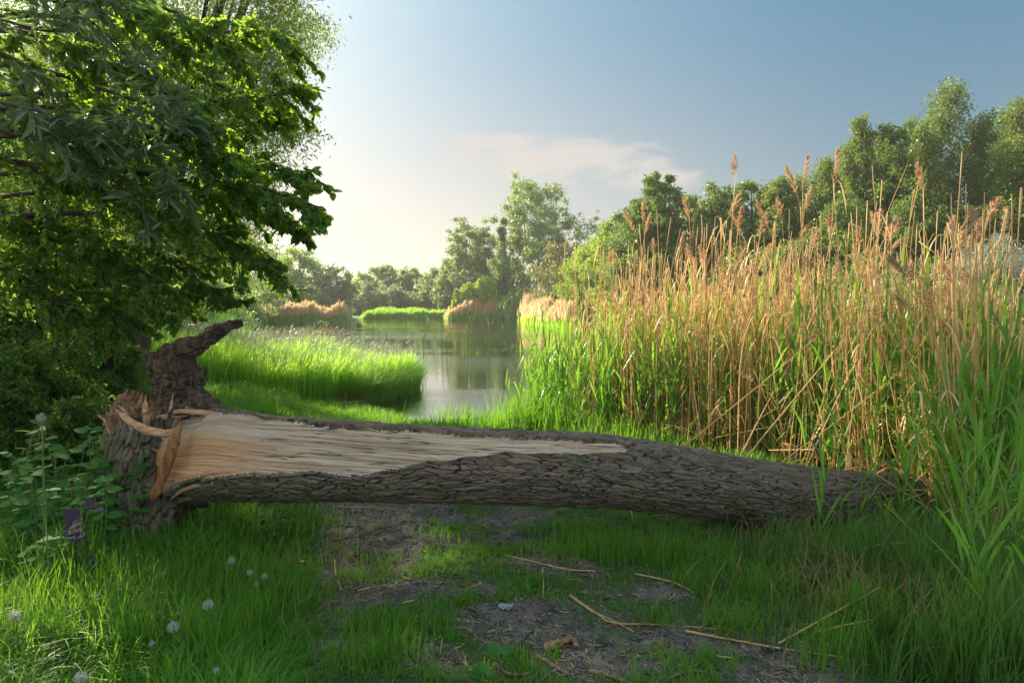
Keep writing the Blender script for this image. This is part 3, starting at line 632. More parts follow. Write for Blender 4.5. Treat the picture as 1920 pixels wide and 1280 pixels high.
G1 = 'trees along the far shore'
far = [  # px, top, radius px, depth, kind, leaf, label
 ('tree', 400, 400, 70, 62, 'round', 'leaf_mid', 'tall leafy tree on the far left shore behind the overhanging branches', 9000),
 ('tree', 462, 432, 52, 78, 'round', 'leaf_dark', 'grey-green tree left of the round-crowned tree across the pond', 9000),
 ('tree', 515, 462, 40, 112, 'round', 'leaf_mid', 'paler tree just left of and behind the round-crowned tree', 6000),
 ('tree', 562, 464, 42, 104, 'round', 'leaf_mid', 'round-crowned full green tree above the left tan reeds', 9000),
 ('bush', 440, 525, 45, 72, 'bush', 'leaf_mid', 'dark green bush at the left end of the tan reeds', 5000),
 ('bush', 492, 540, 34, 92, 'bush', 'leaf_mid', 'rounded bush behind the left part of the tan reeds', 4500),
 ('bush', 530, 548, 30, 94, 'bush', 'leaf_dark', 'low dark bush below the round-crowned tree', 4000),
 ('bush', 572, 535, 32, 96, 'bush', 'leaf_mid', 'mid green bush under the right side of the round-crowned tree', 4000),
 ('tree', 627, 498, 34, 100, 'round', 'leaf_pale', 'silvery pale tree with several leaning stems at the water', 8000),
 ('tree', 682, 510, 26, 128, 'round', 'leaf_mid', 'small green tree right of the silvery pale tree', 4500),
 ('tree', 722, 496, 34, 134, 'round', 'leaf_dark', 'left half of the pair of darker trees at the middle of the far shore', 6000),
 ('tree', 768, 502, 32, 130, 'round', 'leaf_dark', 'darkest dense tree at the middle of the far shore, right of its twin', 6000),
 ('bush', 665, 528, 18, 122, 'bush', 'leaf_bright', 'small yellow-green shrub beside the pale rounded willows', 2500),
 ('willow_bush', 688, 530, 34, 116, 'bush', 'leaf_pale', 'pale rounded willow bush, the left and larger of two neighbours', 6000),
 ('willow_bush', 738, 536, 32, 116, 'bush', 'leaf_pale', 'pale rounded willow bush right of the larger pale one', 5000),
 ('bush', 788, 548, 28, 118, 'bush', 'leaf_dark', 'grey-green shrub behind the low wooden railing', 4000),
 ('bush', 830, 545, 30, 118, 'bush', 'leaf_pale', 'pale shrub between the railing and the yellow-green shrubs', 4500),
 ('tree', 820, 502, 30, 122, 'round', 'leaf_dark', 'rounded tree at the foot of the left poplar, shorter than it', 5000),
 ('tree', 848, 484, 32, 116, 'round', 'leaf_dark', 'taller rounded grey-green tree left behind the left poplar', 6500),
 ('poplar', 880, 416, 42, 110, 'open', 'leaf_dark', 'left and shorter of the two open-crowned poplars', 11000),
 ('poplar', 1000, 346, 62, 106, 'open', 'leaf_dark', 'tallest open-crowned poplar on the far shore', 22000),
 ('tree', 925, 478, 36, 114, 'round', 'leaf_dark', 'dense tree filling the gap between the two poplars', 6500),
 ('tree', 965, 492, 36, 112, 'round', 'leaf_mid', 'green tree at the foot of the tallest poplar', 6500),
 ('weeping_willow', 903, 508, 34, 101, 'willow', 'leaf_bright', 'yellow-green weeping willow behind the middle tan reeds', 8000),
 ('weeping_willow', 978, 528, 40, 98, 'willow', 'leaf_mid', 'broad green weeping willow right of the bare trunk', 9000),
 ('conifer', 856, 540, 15, 101, 'cone', 'leaf_bright', 'small bright green cone-shaped tree left of the middle tan reeds', 2500),
 ('bush', 888, 552, 26, 100.5, 'bush', 'leaf_bright', 'yellow-green bush behind the middle tan reeds', 3500),
 ('tree', 1048, 452, 42, 90, 'round', 'leaf_olive', 'olive brown tree right of the tallest poplar', 8000),
 ('tree', 1100, 408, 36, 96, 'open', 'leaf_dark', 'thin half-bare tree showing above the light green trees', 3500),
 ('tree', 1105, 455, 50, 72, 'round', 'leaf_bright', 'light green tree right of the olive brown one', 11000),
 ('tree', 1150, 410, 46, 64, 'round', 'leaf_bright', 'taller light yellow-green tree behind the tips of the reeds', 11000),
]
k = 0
for nm, px, yt, rp, dp, kd, lm, lb, nl in far:
    k += 1; px_tree(nm, lb, nm.replace('_', ' '), px, yt, rp * 1.18, dp, kd, lm, nleaf=int(nl * 1.6), ls=0.0034 * dp, seed=k, group=G1, lo=.12, bm='birch_bark' if kd == 'open' or 'silvery' in lb else 'bark', tpl=QL)
# tree with a bare trunk and balls of mistletoe
tm = px_tree('tree', 'slim far tree with a bare brown trunk and dark mistletoe balls in its crown', 'tree', 940, 418, 24, 99.5, 'birch', 'leaf_dark', nleaf=4500, ls=.34, seed=70, group=G1, lo=.45, trunkr=.38)
for px, py, rr in ((938, 432, .55), (942, 447, .45), (945, 415, .45)):
    c = P(px, py, 99.5); n = 700; dd = rdirs(n) * (rng.random((n, 1)) ** .5) * rr; V, Fs = inst(QL[0], QL[1], c + dd, frames(rdirs(n)), np.full(n, .28)); a = Acc(); a.add(V, Fs, rng.random(n)); a.build('mistletoe', M['leaf_birchd'], tm)

G2 = 'trees on the right shore'
right = [
 ('tree', 1195, 372, 44, 52, 'round', 'leaf_birchd', 'dense green tree at the left end of the right-hand wood', 14000),
 ('tree', 1240, 322, 42, 50, 'round', 'leaf_birchd', 'tall dark green tree behind the plumes of the reed bed, left of its bluish neighbour', 15000),
 ('tree', 1285, 360, 36, 54, 'round', 'leaf_dark', 'bluish green tree close right of the tall dark green one', 11000),
 ('tree', 1345, 345, 46, 50, 'round', 'leaf_birch', 'lower tree behind the middle of the reed plumes', 14000),
 ('tree', 1405, 332, 46, 46, 'round', 'leaf_birchd', 'round green tree behind the reed tops, left of the stepped group of birches', 15000),
 ('tree', 1470, 330, 50, 44, 'round', 'leaf_birch', 'wide green tree left of the first birch', 16000),
 ('birch', 1540, 285, 48, 42, 'birch', 'leaf_birch', 'leftmost and lowest birch of the right-hand wood', 16000),
 ('birch', 1602, 202, 44, 39, 'birch', 'leaf_birch', 'slim birch with a thin pointed top standing above the reed tips', 17000),
 ('tree', 1668, 232, 52, 38, 'round', 'leaf_birchd', 'dark round-topped tree between the slim birch and the tallest birch', 17000),
 ('birch', 1765, 138, 74, 37, 'birch', 'leaf_birch', 'tallest birch of the right-hand wood', 26000),
 ('birch', 1722, 215, 50, 36, 'birch', 'leaf_birch', 'birch with fine foliage tucked under the left side of the tallest birch', 15000),
 ('birch', 1838, 200, 50, 36, 'birch', 'leaf_birch', 'birch right of the tallest one, with a visible white stem', 16000),
 ('birch', 1902, 165, 58, 34, 'birch', 'leaf_birch', 'birch cut by the right edge of the view', 20000),
 ('tree', 1950, 240, 80, 33, 'round', 'leaf_birchd', 'dark tree beyond the rightmost birch at the picture edge', 18000),
 ('birch', 1335, 352, 46, 49, 'birch', 'leaf_birch', 'feathery tree behind and between the round trees left of centre', 13000),
 ('birch', 1438, 338, 50, 48, 'birch', 'leaf_birchd', 'dark feathery tree behind the round green tree', 13000),
 ('birch', 1500, 322, 50, 47, 'birch', 'leaf_birch', 'feathery tree filling the gap left of the leftmost birch', 13000),
 ('birch', 1572, 262, 50, 46, 'birch', 'leaf_birchd', 'dark tree behind, between the two left birches', 14000),
 ('birch', 1640, 240, 54, 45, 'birch', 'leaf_birch', 'birch behind, right of the slim birch', 15000),
 ('birch', 1700, 205, 56, 44, 'birch', 'leaf_birchd', 'dark birch behind, left of the tallest one', 16000),
 ('birch', 1868, 195, 60, 43, 'birch', 'leaf_birchd', 'dark birch behind, between the two rightmost birches', 16000),
 ('tree', 1580, 375, 64, 37, 'round', 'leaf_birchd', 'low dense tree in front of the leftmost birches', 16000),
 ('tree', 1700, 380, 66, 35, 'round', 'leaf_birchd', 'low dense tree in front of the tallest birch', 16000),
 ('tree', 1820, 385, 66, 34, 'round', 'leaf_birchd', 'low dark tree behind the silver willow bush', 16000),
 ('bush', 1480, 440, 60, 39, 'bush', 'leaf_birch', 'green bush behind the middle of the reed bed', 9000),
 ('bush', 1370, 455, 56, 44, 'bush', 'leaf_birch', 'green bush behind the left part of the reed bed', 9000),
 ('bush', 1265, 450, 50, 50, 'bush', 'leaf_bright', 'light green bush at the left part of the reed bed', 9000),
 ('bush', 1190, 470, 50, 54, 'bush', 'leaf_bright', 'light green bush behind the left edge of the reeds', 8000),
 ('bush', 1620, 470, 60, 33, 'bush', 'leaf_birchd', 'dark bush behind the leaning stalks', 8000),
 ('silver_bush', 1862, 430, 74, 24.5, 'bush', 'leaf_white', 'silvery white willow bush at the right edge behind the reeds', 14000),
 ('silver_bush', 1665, 500, 52, 28, 'bush', 'leaf_white', 'smaller silvery willow bush half hidden behind the leaning stalks', 7000),
 ('bush', 1740, 480, 60, 29, 'bush', 'leaf_birchd', 'dark bush between the two silvery willow bushes', 8000)]
for nm, px, yt, rp, dp, kd, lm, lb, nl in right:
    k += 1; px_tree(nm, lb, nm.replace('_', ' '), px, yt, rp * 1.32, dp, kd, lm, nleaf=int(nl * 1.6), ls=(0.0040 if kd == 'birch' else .0044) * dp, seed=k, group=G2, lo=.12 if kd == 'birch' else .15, bm='birch_bark' if kd == 'birch' else 'bark', tpl=QL if nm != 'silver_bush' else QN, trunkr=.09 if kd == 'birch' else None)
# wood on the left bank, running from the pond's far corner to the stump
left = [
 ('tree', 300, 380, 80, 44, 'round', 'leaf_mid', 'tree on the left bank half hidden behind the cherry branches', 14000, .3),
 ('tree', 200, 250, 150, 31, 'round', 'leaf_shrub', 'large tree on the left bank behind the overhanging branches', 18000, .2),
 ('tree', 60, 180, 190, 24, 'round', 'leaf_shrub', 'large tree at the left edge behind the thicket', 18000, .17),
 ('bush', 372, 480, 52, 52, 'bush', 'leaf_mid', 'bush above the grassy left shore below the lowest branches', 7000, .22),
 ('bush', 318, 470, 60, 36, 'bush', 'leaf_shrub', 'dark bush beside the path on the left bank', 9000, .15),
 ('bush', 245, 470, 60, 26, 'bush', 'leaf_shrub', 'bush on the left bank next to the sunlit weeds', 12000, .11),
 ('shrub', 175, 400, 105, 17, 'round', 'leaf_thicket', 'backlit shrub in the middle of the left thicket', 17000, .085),
 ('shrub', 30, 330, 150, 14, 'round', 'leaf_thicket', 'tall backlit shrub at the left edge of the thicket', 20000, .08),
 ('shrub', 95, 450, 120, 9.5, 'round', 'leaf_thicket', 'dark leafy shrub in the left thicket, rising into the overhanging branches', 19000, .06),
 ('shrub', -190, -160, 330, 8.0, 'round', 'leaf_thicket', 'tall shrub cut by the left picture edge behind the nearest branches, enlarged for foreground shade', 30000, .06),  # made taller and wider to block sun from the left foreground
 ('shrub', 212, 600, 60, 8.2, 'round', 'leaf_thicket', 'small shrub right behind the broken stump', 9000, .045),
 ('shrub', 40, 640, 120, 6.0, 'round', 'leaf_thicket', 'low shrub with broad leaves in front of the thicket', 10000, .055),
 ('shrub', 130, 740, 85, 5.2, 'round', 'leaf_thicket', 'lowest leafy shrub left of the stump', 6500, .05)]
for nm, px, yt, rp, dp, kd, lm, lb, nl, ls in left:
    k += 1; px_tree(nm, lb, nm, px, yt, rp, dp, kd, lm, nleaf=int(nl * 1.5), ls=ls, seed=k, group='trees and shrubs on the left bank', lo=.15 if dp > 20 else .04, tpl=BL if dp < 10 else QL)
# big willow with fine hanging foliage behind the near branches
px_tree('willow', 'tall willow with fine grey-green foliage against the bright sky', 'willow', 235, -200, 250, 11.5, 'round', 'leaf_willow', nleaf=105000, ls=.075, seed=201, lo=.34, tpl=QN, trunkr=.2, lean=.26)
px_tree('willow', 'second willow added farther back to shade the foreground, hidden behind the fine-leaved one', 'willow', 95, -160, 250, 14.0, 'round', 'leaf_willow', nleaf=40000, ls=.11, seed=202, lo=.3, tpl=QN, trunkr=.2, lean=.12)  # unseen willow, added to keep the sun off the foreground

# ------------------------------------------------------------------ near tree reaching in from the left
def leafy_branch(keys, r0, parent, n_tw, tw_len, leafn, tpl, ls, mat, hang=0.6, label=None, start=0.12, seed=1, spread=1.0):
    """bark tube with side twigs, and a sub-part of hanging leaves"""
    r = np.random.default_rng(seed); ns = 40
    pth = polyline(keys, ns); pth += np.cumsum(r.normal(size=pth.shape), 0) * .006
    rad = r0 * np.linspace(1, .12, ns); A = Acc(); V, Fs, _, _ = sweep(pth, rad, 7); A.add(V, Fs)
    LPn, LD, LU = [], [], []
    ts = start + (1 - start) * (np.arange(n_tw) + r.random(n_tw)) / n_tw
    for q, t_ in enumerate(ts):
        i = min(ns - 2, int(t_ * (ns - 1))); p0 = pth[i]; tan = pth[i + 1] - pth[i]; tan /= np.linalg.norm(tan)
        side = np.cross(tan, [0, 0, 1]); side /= np.linalg.norm(side); sg = 1 if q % 2 else -1
        L = tw_len * (1.05 - .55 * t_) * (.6 + .7 * r.random()) if t_ < .97 else tw_len * .3
        dv = tan * (.6 + .4 * r.random()) + side * sg * (.35 + .9 * r.random()) + np.array([0, 0, .5 * r.normal() - .05])
        dv /= np.linalg.norm(dv); p1 = p0 + dv * L * .55; p2 = p0 + dv * L + np.array([0, 0, -hang * L * .4])
        tw = polyline([p0, p1, p2], 8); V, Fs, _, _ = sweep(tw, max(.0025, r0 * .2) * np.linspace(1, .4, 8), 4); A.add(V, Fs)
        u_ = r.random(leafn) ** .8 * 7; fl = np.minimum(6, u_.astype(int)); fr = (u_ - fl)[:, None]
        pp = tw[fl] * (1 - fr) + tw[fl + 1] * fr; td = (tw[-1] - tw[0]) / (np.linalg.norm(tw[-1] - tw[0]) + 1e-9)
        sd_ = np.cross(td, [0, 0, 1.0]); sgn = np.where(r.random(leafn) < .5, -1, 1)[:, None]
        LPn.append(pp + r.normal(size=pp.shape) * .008); LD.append(td * .55 + sd_ * sgn * .75 + np.array([0, 0, -hang]) + r.normal(size=pp.shape) * .35); LU.append(r.normal(size=pp.shape) * .55 + [0, 0, 1.0])
    o = A.build('branch', M['bark'], parent, True)
    if label: o['label'] = label
    LPn, LD, LU = np.vstack(LPn), np.vstack(LD), np.vstack(LU); n = len(LPn)
    V, Fs = inst(tpl[0], tpl[1], LPn, frames(LD, LU), ls * (.55 + .75 * r.random(n))); rn = r.random(n); B = Acc()
    B.V.append(V); B.n = len(V)
    for f in Fs: B.F.setdefault(f.shape[1], []).append(f); B.A.setdefault(f.shape[1], []).append(np.repeat(rn, len(f) // n))
    lo_ = B.build('leaves', M[mat], None); pl_ = parent.location; c = np.array(pl_)
    a = np.empty(len(lo_.data.vertices) * 3, np.float32); lo_.data.vertices.foreach_get('co', a); a = (a.reshape(-1, 3) - c.astype(np.float32)).ravel(); lo_.data.vertices.foreach_set('co', a); lo_.data.update(); lo_.parent = o
TB = np.array([-5.0, 5.2, 0.0]); TB[2] = float(gz(-5.0, 5.2)) - .05
ct = empty('cherry_tree', TB, 'near tree with drooping glossy oval leaves reaching in from the left', 'tree')
A = Acc(); tp = polyline([TB, TB + [.1, 0, 2.2], TB + [-.1, .2, 4.4], TB + [.1, .1, 7]], 30); V, Fs, _, _ = sweep(tp, np.linspace(.19, .06, 30), 16, lambda s, a, p, r_: .012 * fbm(s * 3, np.cos(a) * 3, np.sin(a) * 3, 3, 5)); A.add(V, Fs); A.build('trunk', M['bark'], ct, True)
def onT(z): return TB + np.array([0, 0.05, z])
NBR = [  # pixel path (after the start on the trunk), depths, start height
 (3.6, [(60, 30, 4.9), (330, 62, 4.8), (470, 50, 4.7), (556, 98, 4.6)], 24), (3.2, [(40, 120, 4.5), (300, 190, 4.4), (480, 168, 4.3), (590, 158, 4.3)], 30), (3.0, [(100, 170, 5.2), (340, 235, 5.1), (480, 228, 5.0), (545, 215, 5.0)], 26),
 (2.8, [(60, 250, 4.6), (300, 290, 4.5), (470, 290, 4.4), (600, 318, 4.4)], 30), (2.6, [(100, 310, 4.2), (320, 340, 4.2), (480, 350, 4.2), (602, 388, 4.2)], 32), (2.4, [(60, 330, 4.8), (300, 360, 4.7), (450, 385, 4.6), (570, 442, 4.5)], 30),
 (2.2, [(40, 400, 4.4), (260, 410, 4.3), (400, 450, 4.3), (520, 520, 4.2)], 32), (2.1, [(20, 440, 5.0), (200, 455, 4.9), (330, 500, 4.8), (420, 560, 4.7)], 28), (3.9, [(60, -60, 4.6), (260, -20, 4.6), (400, 30, 4.6), (470, 110, 4.6)], 26),
 (3.4, [(0, 60, 4.0), (160, 110, 4.0), (300, 150, 4.0), (420, 240, 4.0)], 26), (2.9, [(20, 210, 4.0), (180, 230, 3.9), (330, 260, 3.9), (440, 330, 3.9)], 26), (2.5, [(-20, 300, 3.9), (120, 330, 3.8), (240, 380, 3.8), (360, 440, 3.8)], 26),
 (3.7, [(0, -40, 5.6), (160, 20, 5.6), (330, 110, 5.6), (440, 130, 5.6)], 26), (2.0, [(-20, 470, 5.4), (120, 480, 5.4), (230, 540, 5.3), (360, 590, 5.2)], 26), (3.3, [(-60, 100, 5.6), (100, 150, 5.7), (220, 200, 5.7), (330, 250, 5.7)], 24),
 (2.3, [(-60, 380, 4.6), (80, 400, 4.5), (200, 450, 4.5), (280, 520, 4.5)], 24), (4.1, [(-40, -100, 4.2), (120, -60, 4.2), (250, 20, 4.2), (330, 80, 4.2)], 22), (3.5, [(180, 60, 5.8), (330, 130, 5.9), (440, 190, 5.9), (530, 250, 5.9)], 24),
 (2.7, [(120, 250, 5.9), (260, 310, 5.9), (370, 350, 5.9), (480, 380, 5.9)], 24), (2.0, [(60, 420, 5.9), (190, 470, 5.9), (300, 500, 5.9), (440, 500, 5.9)], 24),
 (1.9, [(-40, 430, 4.6), (100, 450, 4.5), (220, 490, 4.4), (330, 560, 4.3)], 26), (1.8, [(-60, 480, 4.9), (60, 500, 4.8), (160, 550, 4.7), (260, 610, 4.6)], 26), (1.7, [(-80, 500, 4.3), (20, 520, 4.2), (110, 570, 4.2), (190, 650, 4.2)], 22), (2.2, [(60, 370, 5.2), (220, 400, 5.1), (360, 440, 5.0), (500, 470, 4.9)], 26)]
for q, (h0, ks, nt) in enumerate(NBR):
    leafy_branch([onT(h0)] + [P(*k_) for k_ in ks], .022, ct, nt + 10, .36, 34, BL, .066, 'leaf_cherry', .40, None, .22, 300 + q)
st_ = empty('silver_leaved_tree', onT(0) + [-.4, -1.2, 0], 'sapling with narrow silvery leaves weaving through the broad-leaved branches', 'tree')
TB2 = np.array(st_.location); A = Acc(); V, Fs, _, _ = sweep(polyline([TB2, TB2 + [.1, .1, 2.4], TB2 + [.3, .1, 5.6]], 20), np.linspace(.07, .025, 20), 10); A.add(V, Fs); A.build('trunk', M['bark'], st_, True)
for q, (h0, ks) in enumerate([(3.4, [(-20, 95, 3.8), (140, 230, 3.7), (260, 280, 3.6), (340, 350, 3.6)]), (2.9, [(-20, 240, 3.6), (100, 245, 3.6), (200, 300, 3.6), (330, 460, 3.6)]), (4.2, [(-20, -40, 3.9), (120, 20, 3.8), (260, 130, 3.8), (400, 260, 3.8)]),
        (4.0, [(0, 30, 3.5), (100, -10, 3.5), (200, -30, 3.5)]), (3.2, [(-40, 180, 3.4), (80, 215, 3.4), (190, 210, 3.4), (290, 180, 3.4)]), (2.6, [(-30, 200, 3.7), (120, 270, 3.7), (260, 255, 3.8), (380, 225, 3.8)])]):
    leafy_branch([TB2 + [0.1, .05, h0]] + [P(*k_) for k_ in ks], .011, st_, 22, .34, 20, NL, .10, 'leaf_silver', .2, None, .2, 400 + q)

# ------------------------------------------------------------------ grass
def blades(x, y, h, wd, lean=.35, ns=4, z=None, wind=(0.15, 0), r=None):
    r = r or rng; n = len(x); z = gz(x, y) - .01 if z is None else z; a = r.random(n) * 2 * math.pi; b = lean * (.2 + 1.2 * r.random(n)) * h
    D = np.stack([np.cos(a) * b + wind[0] * h, np.sin(a) * b + wind[1] * h, np.zeros(n)], 1)
    fa = a + math.pi / 2 + r.normal(size=n) * .6; S = np.stack([np.cos(fa), np.sin(fa), np.zeros(n)], 1)
    base = np.stack([x, y, z], 1); t_ = np.linspace(0, 1, ns + 1)
    dl = np.linalg.norm(D, axis=1) / (h + 1e-9)
    V = np.zeros((n, 2 * ns + 1, 3))
    for i, tt in enumerate(t_):
        c = base + D * (tt ** 2) + np.array([0, 0, 1.0]) * (h * (tt - .45 * np.minimum(1, dl) * tt ** 3))[:, None]
        w_ = (wd * (1 - tt) ** .6 * (.75 + .5 * min(tt * 2, 1)))[:, None] * .5
        if i < ns: V[:, 2 * i] = c - S * w_; V[:, 2 * i + 1] = c + S * w_
        else: V[:, 2 * ns] = c
    q = np.array([[2 * i, 2 * i + 1, 2 * i + 3, 2 * i + 2] for i in range(ns - 1)]); tr = np.array([[2 * ns - 2, 2 * ns - 1, 2 * ns]])
    off = (np.arange(n) * (2 * ns + 1))[:, None, None]; rn = r.random(n)
    return V.reshape(-1, 3), [(tr[None] + off).reshape(-1, 3), (q[None] + off).reshape(-1, 4)], np.concatenate([rn, np.repeat(rn, ns - 1)])
def grass(name, x, y, h, wd, mat, lean=.35, ns=4, wind=(.1, 0), z=None):
    V, Fs, rn = blades(x, y, np.broadcast_to(h, x.shape).astype(float), np.broadcast_to(wd, x.shape).astype(float), lean, ns, z, wind)
    o = mesh(name, V, Fs, M[mat], fattr={'rnd': rn}); return tag(o, kind='stuff')
def scatter(n, x0, x1, y0, y1, dens):
    x = rng.uniform(x0, x1, n); y = rng.uniform(y0, y1, n); p = dens(x, y); kp = rng.random(n) < p; return x[kp], y[kp]
# foreground turf: long on the left, thin over the path, tufts to the right
def fgd(x, y):
    b_ = bare(x, y); cl = sst(fbm(x * 2.2, y * 2.2, 0, 3, 77), -.35, .45); lft = sst(-x - .05 * fbm(x * 3, y * 3, 0, 2, 3), .25 * y, .32 * y); rt = sst(x, .7, 1.6)
    return np.clip((.05 + .5 * cl + lft + .10 * rt) * (1 - .96 * b_ * (1 - lft)), 0, 1) * sst(wsd(x, y), .1, .5)
x, y = scatter(210000, -4.6, 4.6, 1.9, 5.6, lambda x, y: fgd(x, y) * (np.abs(x) < y * .85 + .3))
left_ = sst(-x, .26 * y, .38 * y); rt = sst(x, .5, 1.7)
cl = sst(fbm(x * 1.6, y * 1.6, 0, 3, 91), -.3, .5)
h = (.030 + .04 * cl + left_ * (.10 + .10 * cl) + rt * (.02 + .10 * cl)) * (.5 + rng.random(len(x)) * .9)
sel = rt > .75
grass('grass', x[~sel], y[~sel], h[~sel], .0040 + .0035 * left_[~sel], 'grass', .8)
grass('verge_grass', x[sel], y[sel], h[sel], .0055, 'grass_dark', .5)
# turf behind the log down to the shore, on the spit and along the left bank
x, y = scatter(200000, -7.5, 4.2, 5.2, 13.6, lambda x, y: sst(wsd(x, y), .0, .25) * np.clip((.55 + .6 * fbm(x * .9, y * .9, 0, 3, 7)), .2, 1))
grass('bank_grass', x, y, (.09 + .09 * sst(fbm(x, y, 0, 3, 8), -.3, .5)) * (.5 + rng.random(len(x))), .008, 'grass', .5)
# the lush clump on the spit: waist-high, pale tips on top, grey underside over the water
SP = np.array([(-6.6, 12.4), (-5.6, 11.7), (-4.3, 11.7), (-3.3, 12.3), (-2.9, 12.9), (-2.5, 14.2), (-2.3, 15.6), (-2.7, 16.9), (-4.5, 17.9), (-7.0, 18.3), (-7.4, 15)])
def inpoly(x, y, Q):
    ins = np.zeros(x.shape, bool)
    for i in range(len(Q)):
        ax, ay = Q[i - 1]; bx, by = Q[i]; c = (ay > y) != (by > y); ins ^= c & (x < (bx - ax) * (y - ay) / (by - ay + 1e-12) + ax)
    return ins
x = rng.uniform(-7.4, -2.2, 60000); y = rng.uniform(11.6, 18.4, 60000); kp = inpoly(x, y, SP) & (rng.random(60000) < np.where(y < 15.5, .75, .45)); x, y = x[kp], y[kp]
hh = (.98 - .036 * (y - 11.5) + .20 * fbm(x * .9, y * .9, 0, 3, 12)) * (.65 + .5 * rng.random(len(x)))
grass('lush_grass', x, y, np.maximum(hh, .3), .015, 'grass_lush', .28, 5, (.16, -.02))
n = 9000; i = rng.integers(0, len(x), n); e = rng.integers(0, 2, n)
ed = rng.random(4200); a = np.interp(ed, [0, .35, .7, 1], [0, 1, 2, 3]).astype(float); kx = np.interp(a, [0, 1, 2, 3], [-3.1, -2.75, -2.4, -2.5]); ky = np.interp(a, [0, 1, 2, 3], [12.6, 13.3, 14.8, 16.4])
grass('overhanging_sedge', kx + rng.normal(size=4200) * .16, ky + rng.normal(size=4200) * .18, .85 * (.6 + .5 * rng.random(4200)), .010, 'grass', .6, 6, (.32, -.12))
grass('dead_sedge', kx[:2200] + rng.normal(size=2200) * .10, ky[:2200] - .1 + rng.normal(size=2200) * .14, .5 * (.6 + .5 * rng.random(2200)), .008, 'grass_dry', .8, 6, (.35, -.2))
n = 5200; i = rng.integers(0, len(x), n); zt = gz(x[i], y[i]) + np.maximum(hh[i], .3) * 1.02
V, Fs, rn = blades(x[i] + .12, y[i], .13 + .08 * rng.random(n), np.full(n, .011), .5, 3, zt, (.7, -.1)); o = mesh('pale_tips', V, Fs, M['leaf_white'], fattr={'rnd': rn}); tag(o, kind='stuff')
# left bank: rough weeds
x, y = scatter(60000, -30, -3.6, 11, 62, lambda x, y: sst(wsd(x, y), .0, .4) * (x > -y * .62) * np.clip(14 / y, .1, 1))
grass('bank_weeds', x, y, (.2 + .22 * sst(fbm(x * .4, y * .4, 0, 3, 9), -.2, .6)) * (.6 + rng.random(len(x)) * .7), .006 + .0011 * y, 'grass', .45, 4)
x, y = scatter(30000, -7, -2.9, 5.4, 12, lambda x, y: sst(-x - .2 * y, 1.2, 2.0))
grass('thicket_weeds', x, y, .28 * (.5 + rng.random(len(x))), .012, 'grass', .5, 4)

# far reed beds and the meadow strip between them
def reedbed(name, pts, n, h, wd, mg, mp, frac=.5, dens=1, lab=None):
    pts = np.array(pts, float); u_ = rng.random(n); s = np.linspace(0, 1, len(pts)); cx = np.interp(u_, s, pts[:, 0]); cy = np.interp(u_, s, pts[:, 1]); dp = np.interp(u_, s, pts[:, 2])
    xx = cx + rng.normal(size=n) * .3; yy = cy + rng.random(n) * dp; hv = h * (.85 + .30 * fbm(xx * .45, yy * .4, 0, 3, 3)) * (.55 + .6 * rng.random(n)) * sst(u_ * (1 - u_), -.02, .05); z = np.maximum(gz(xx, yy), WZ - .1)
    sz = np.interp(u_, s, np.ones(len(pts)))
    V, Fs, rn = blades(xx, yy, hv * frac * 1.15, np.full(n, wd), .10, 3, z); A_ = mesh(name, V, Fs, M[mg], fattr={'rnd': rn}); tag(A_, kind='stuff')
    if mp:
        i = rng.random(n) < .9; V, Fs, rn = blades(xx[i], yy[i], hv[i] * (1 - frac) * 1.1, np.full(i.sum(), wd * 1.3), .25, 3, z[i] + hv[i] * frac * .92); B_ = mesh(name + '_plumes', V, Fs, M[mp], fattr={'rnd': rn}); tag(B_, kind='stuff')
reedbed('far_reeds', [(-39, 85, 4), (-31, 88, 4), (-26.5, 88, 5), (-22.3, 91, 4)], 9000, 2.5, .13, 'grass_far', 'far_plume', .55)
reedbed('far_meadow_reeds', [(-22.5, 103, 4), (-16, 105, 4), (-10, 104, 4)], 9000, 1.25, .13, 'grass_far', None, 1.0)
reedbed('middle_reeds', [(-9.4, 98.3, 3.5), (-5, 98, 3.5), (-2.1, 98.4, 3.5)], 4500, 2.5, .12, 'grass_far', 'far_plume', .52)
reedbed('right_shore_reeds', [(1.7, 76, 5), (2.0, 69, 5), (3.4, 63, 6), (5.5, 57, 5)], 6000, 2.8, .09, 'grass_far', 'far_plume', .5)
reedbed('right_shore_greens', [(1.9, 74.5, 3), (2.3, 67, 3), (4.6, 60, 4)], 1200, 1.7, .09, 'grass_far', None, 1.0)
reedbed('left_shore_sedge', [(-11, 23.5, 2), (-14.7, 31.5, 3), (-19.7, 45, 3), (-25.7, 63, 4), (-33, 83, 4)], 16000, 1.25, .035, 'grass_dark', None, 1.0)
reedbed('left_shore_reeds', [(-27, 70, 3), (-31, 79, 3), (-35, 86, 3)], 5000, 1.7, .10, 'grass', None, 1.0)
reedbed('lawn', [(-1.5, 104.5, 9), (1.5, 104.5, 9), (4, 103, 9)], 6000, .35, .2, 'grass_far', None, 1.0)
# low railing on the far shore
rail = empty('railing', (-12.5, 108.5, float(gz(-12.5, 108.5))), 'low grey-brown wooden railing on the far shore behind the green reeds', 'railing')
zz = rail.location.z
for q in range(9):
    V, Fs, _, _ = sweep([(-16.5 + q * 1.35, 108.5, zz - .2), (-16.5 + q * 1.35, 108.5, zz + 1.25)], [.09, .09], 6); a = Acc(); a.add(V, Fs); a.build('post', M['twig'], rail)
for hz in (.55, 1.2):
    V, Fs, _, _ = sweep([(-16.6, 108.4, zz + hz), (-5.6, 108.4, zz + hz)], [.09, .09], 6); a = Acc(); a.add(V, Fs); a.build('rail', M['twig'], rail)

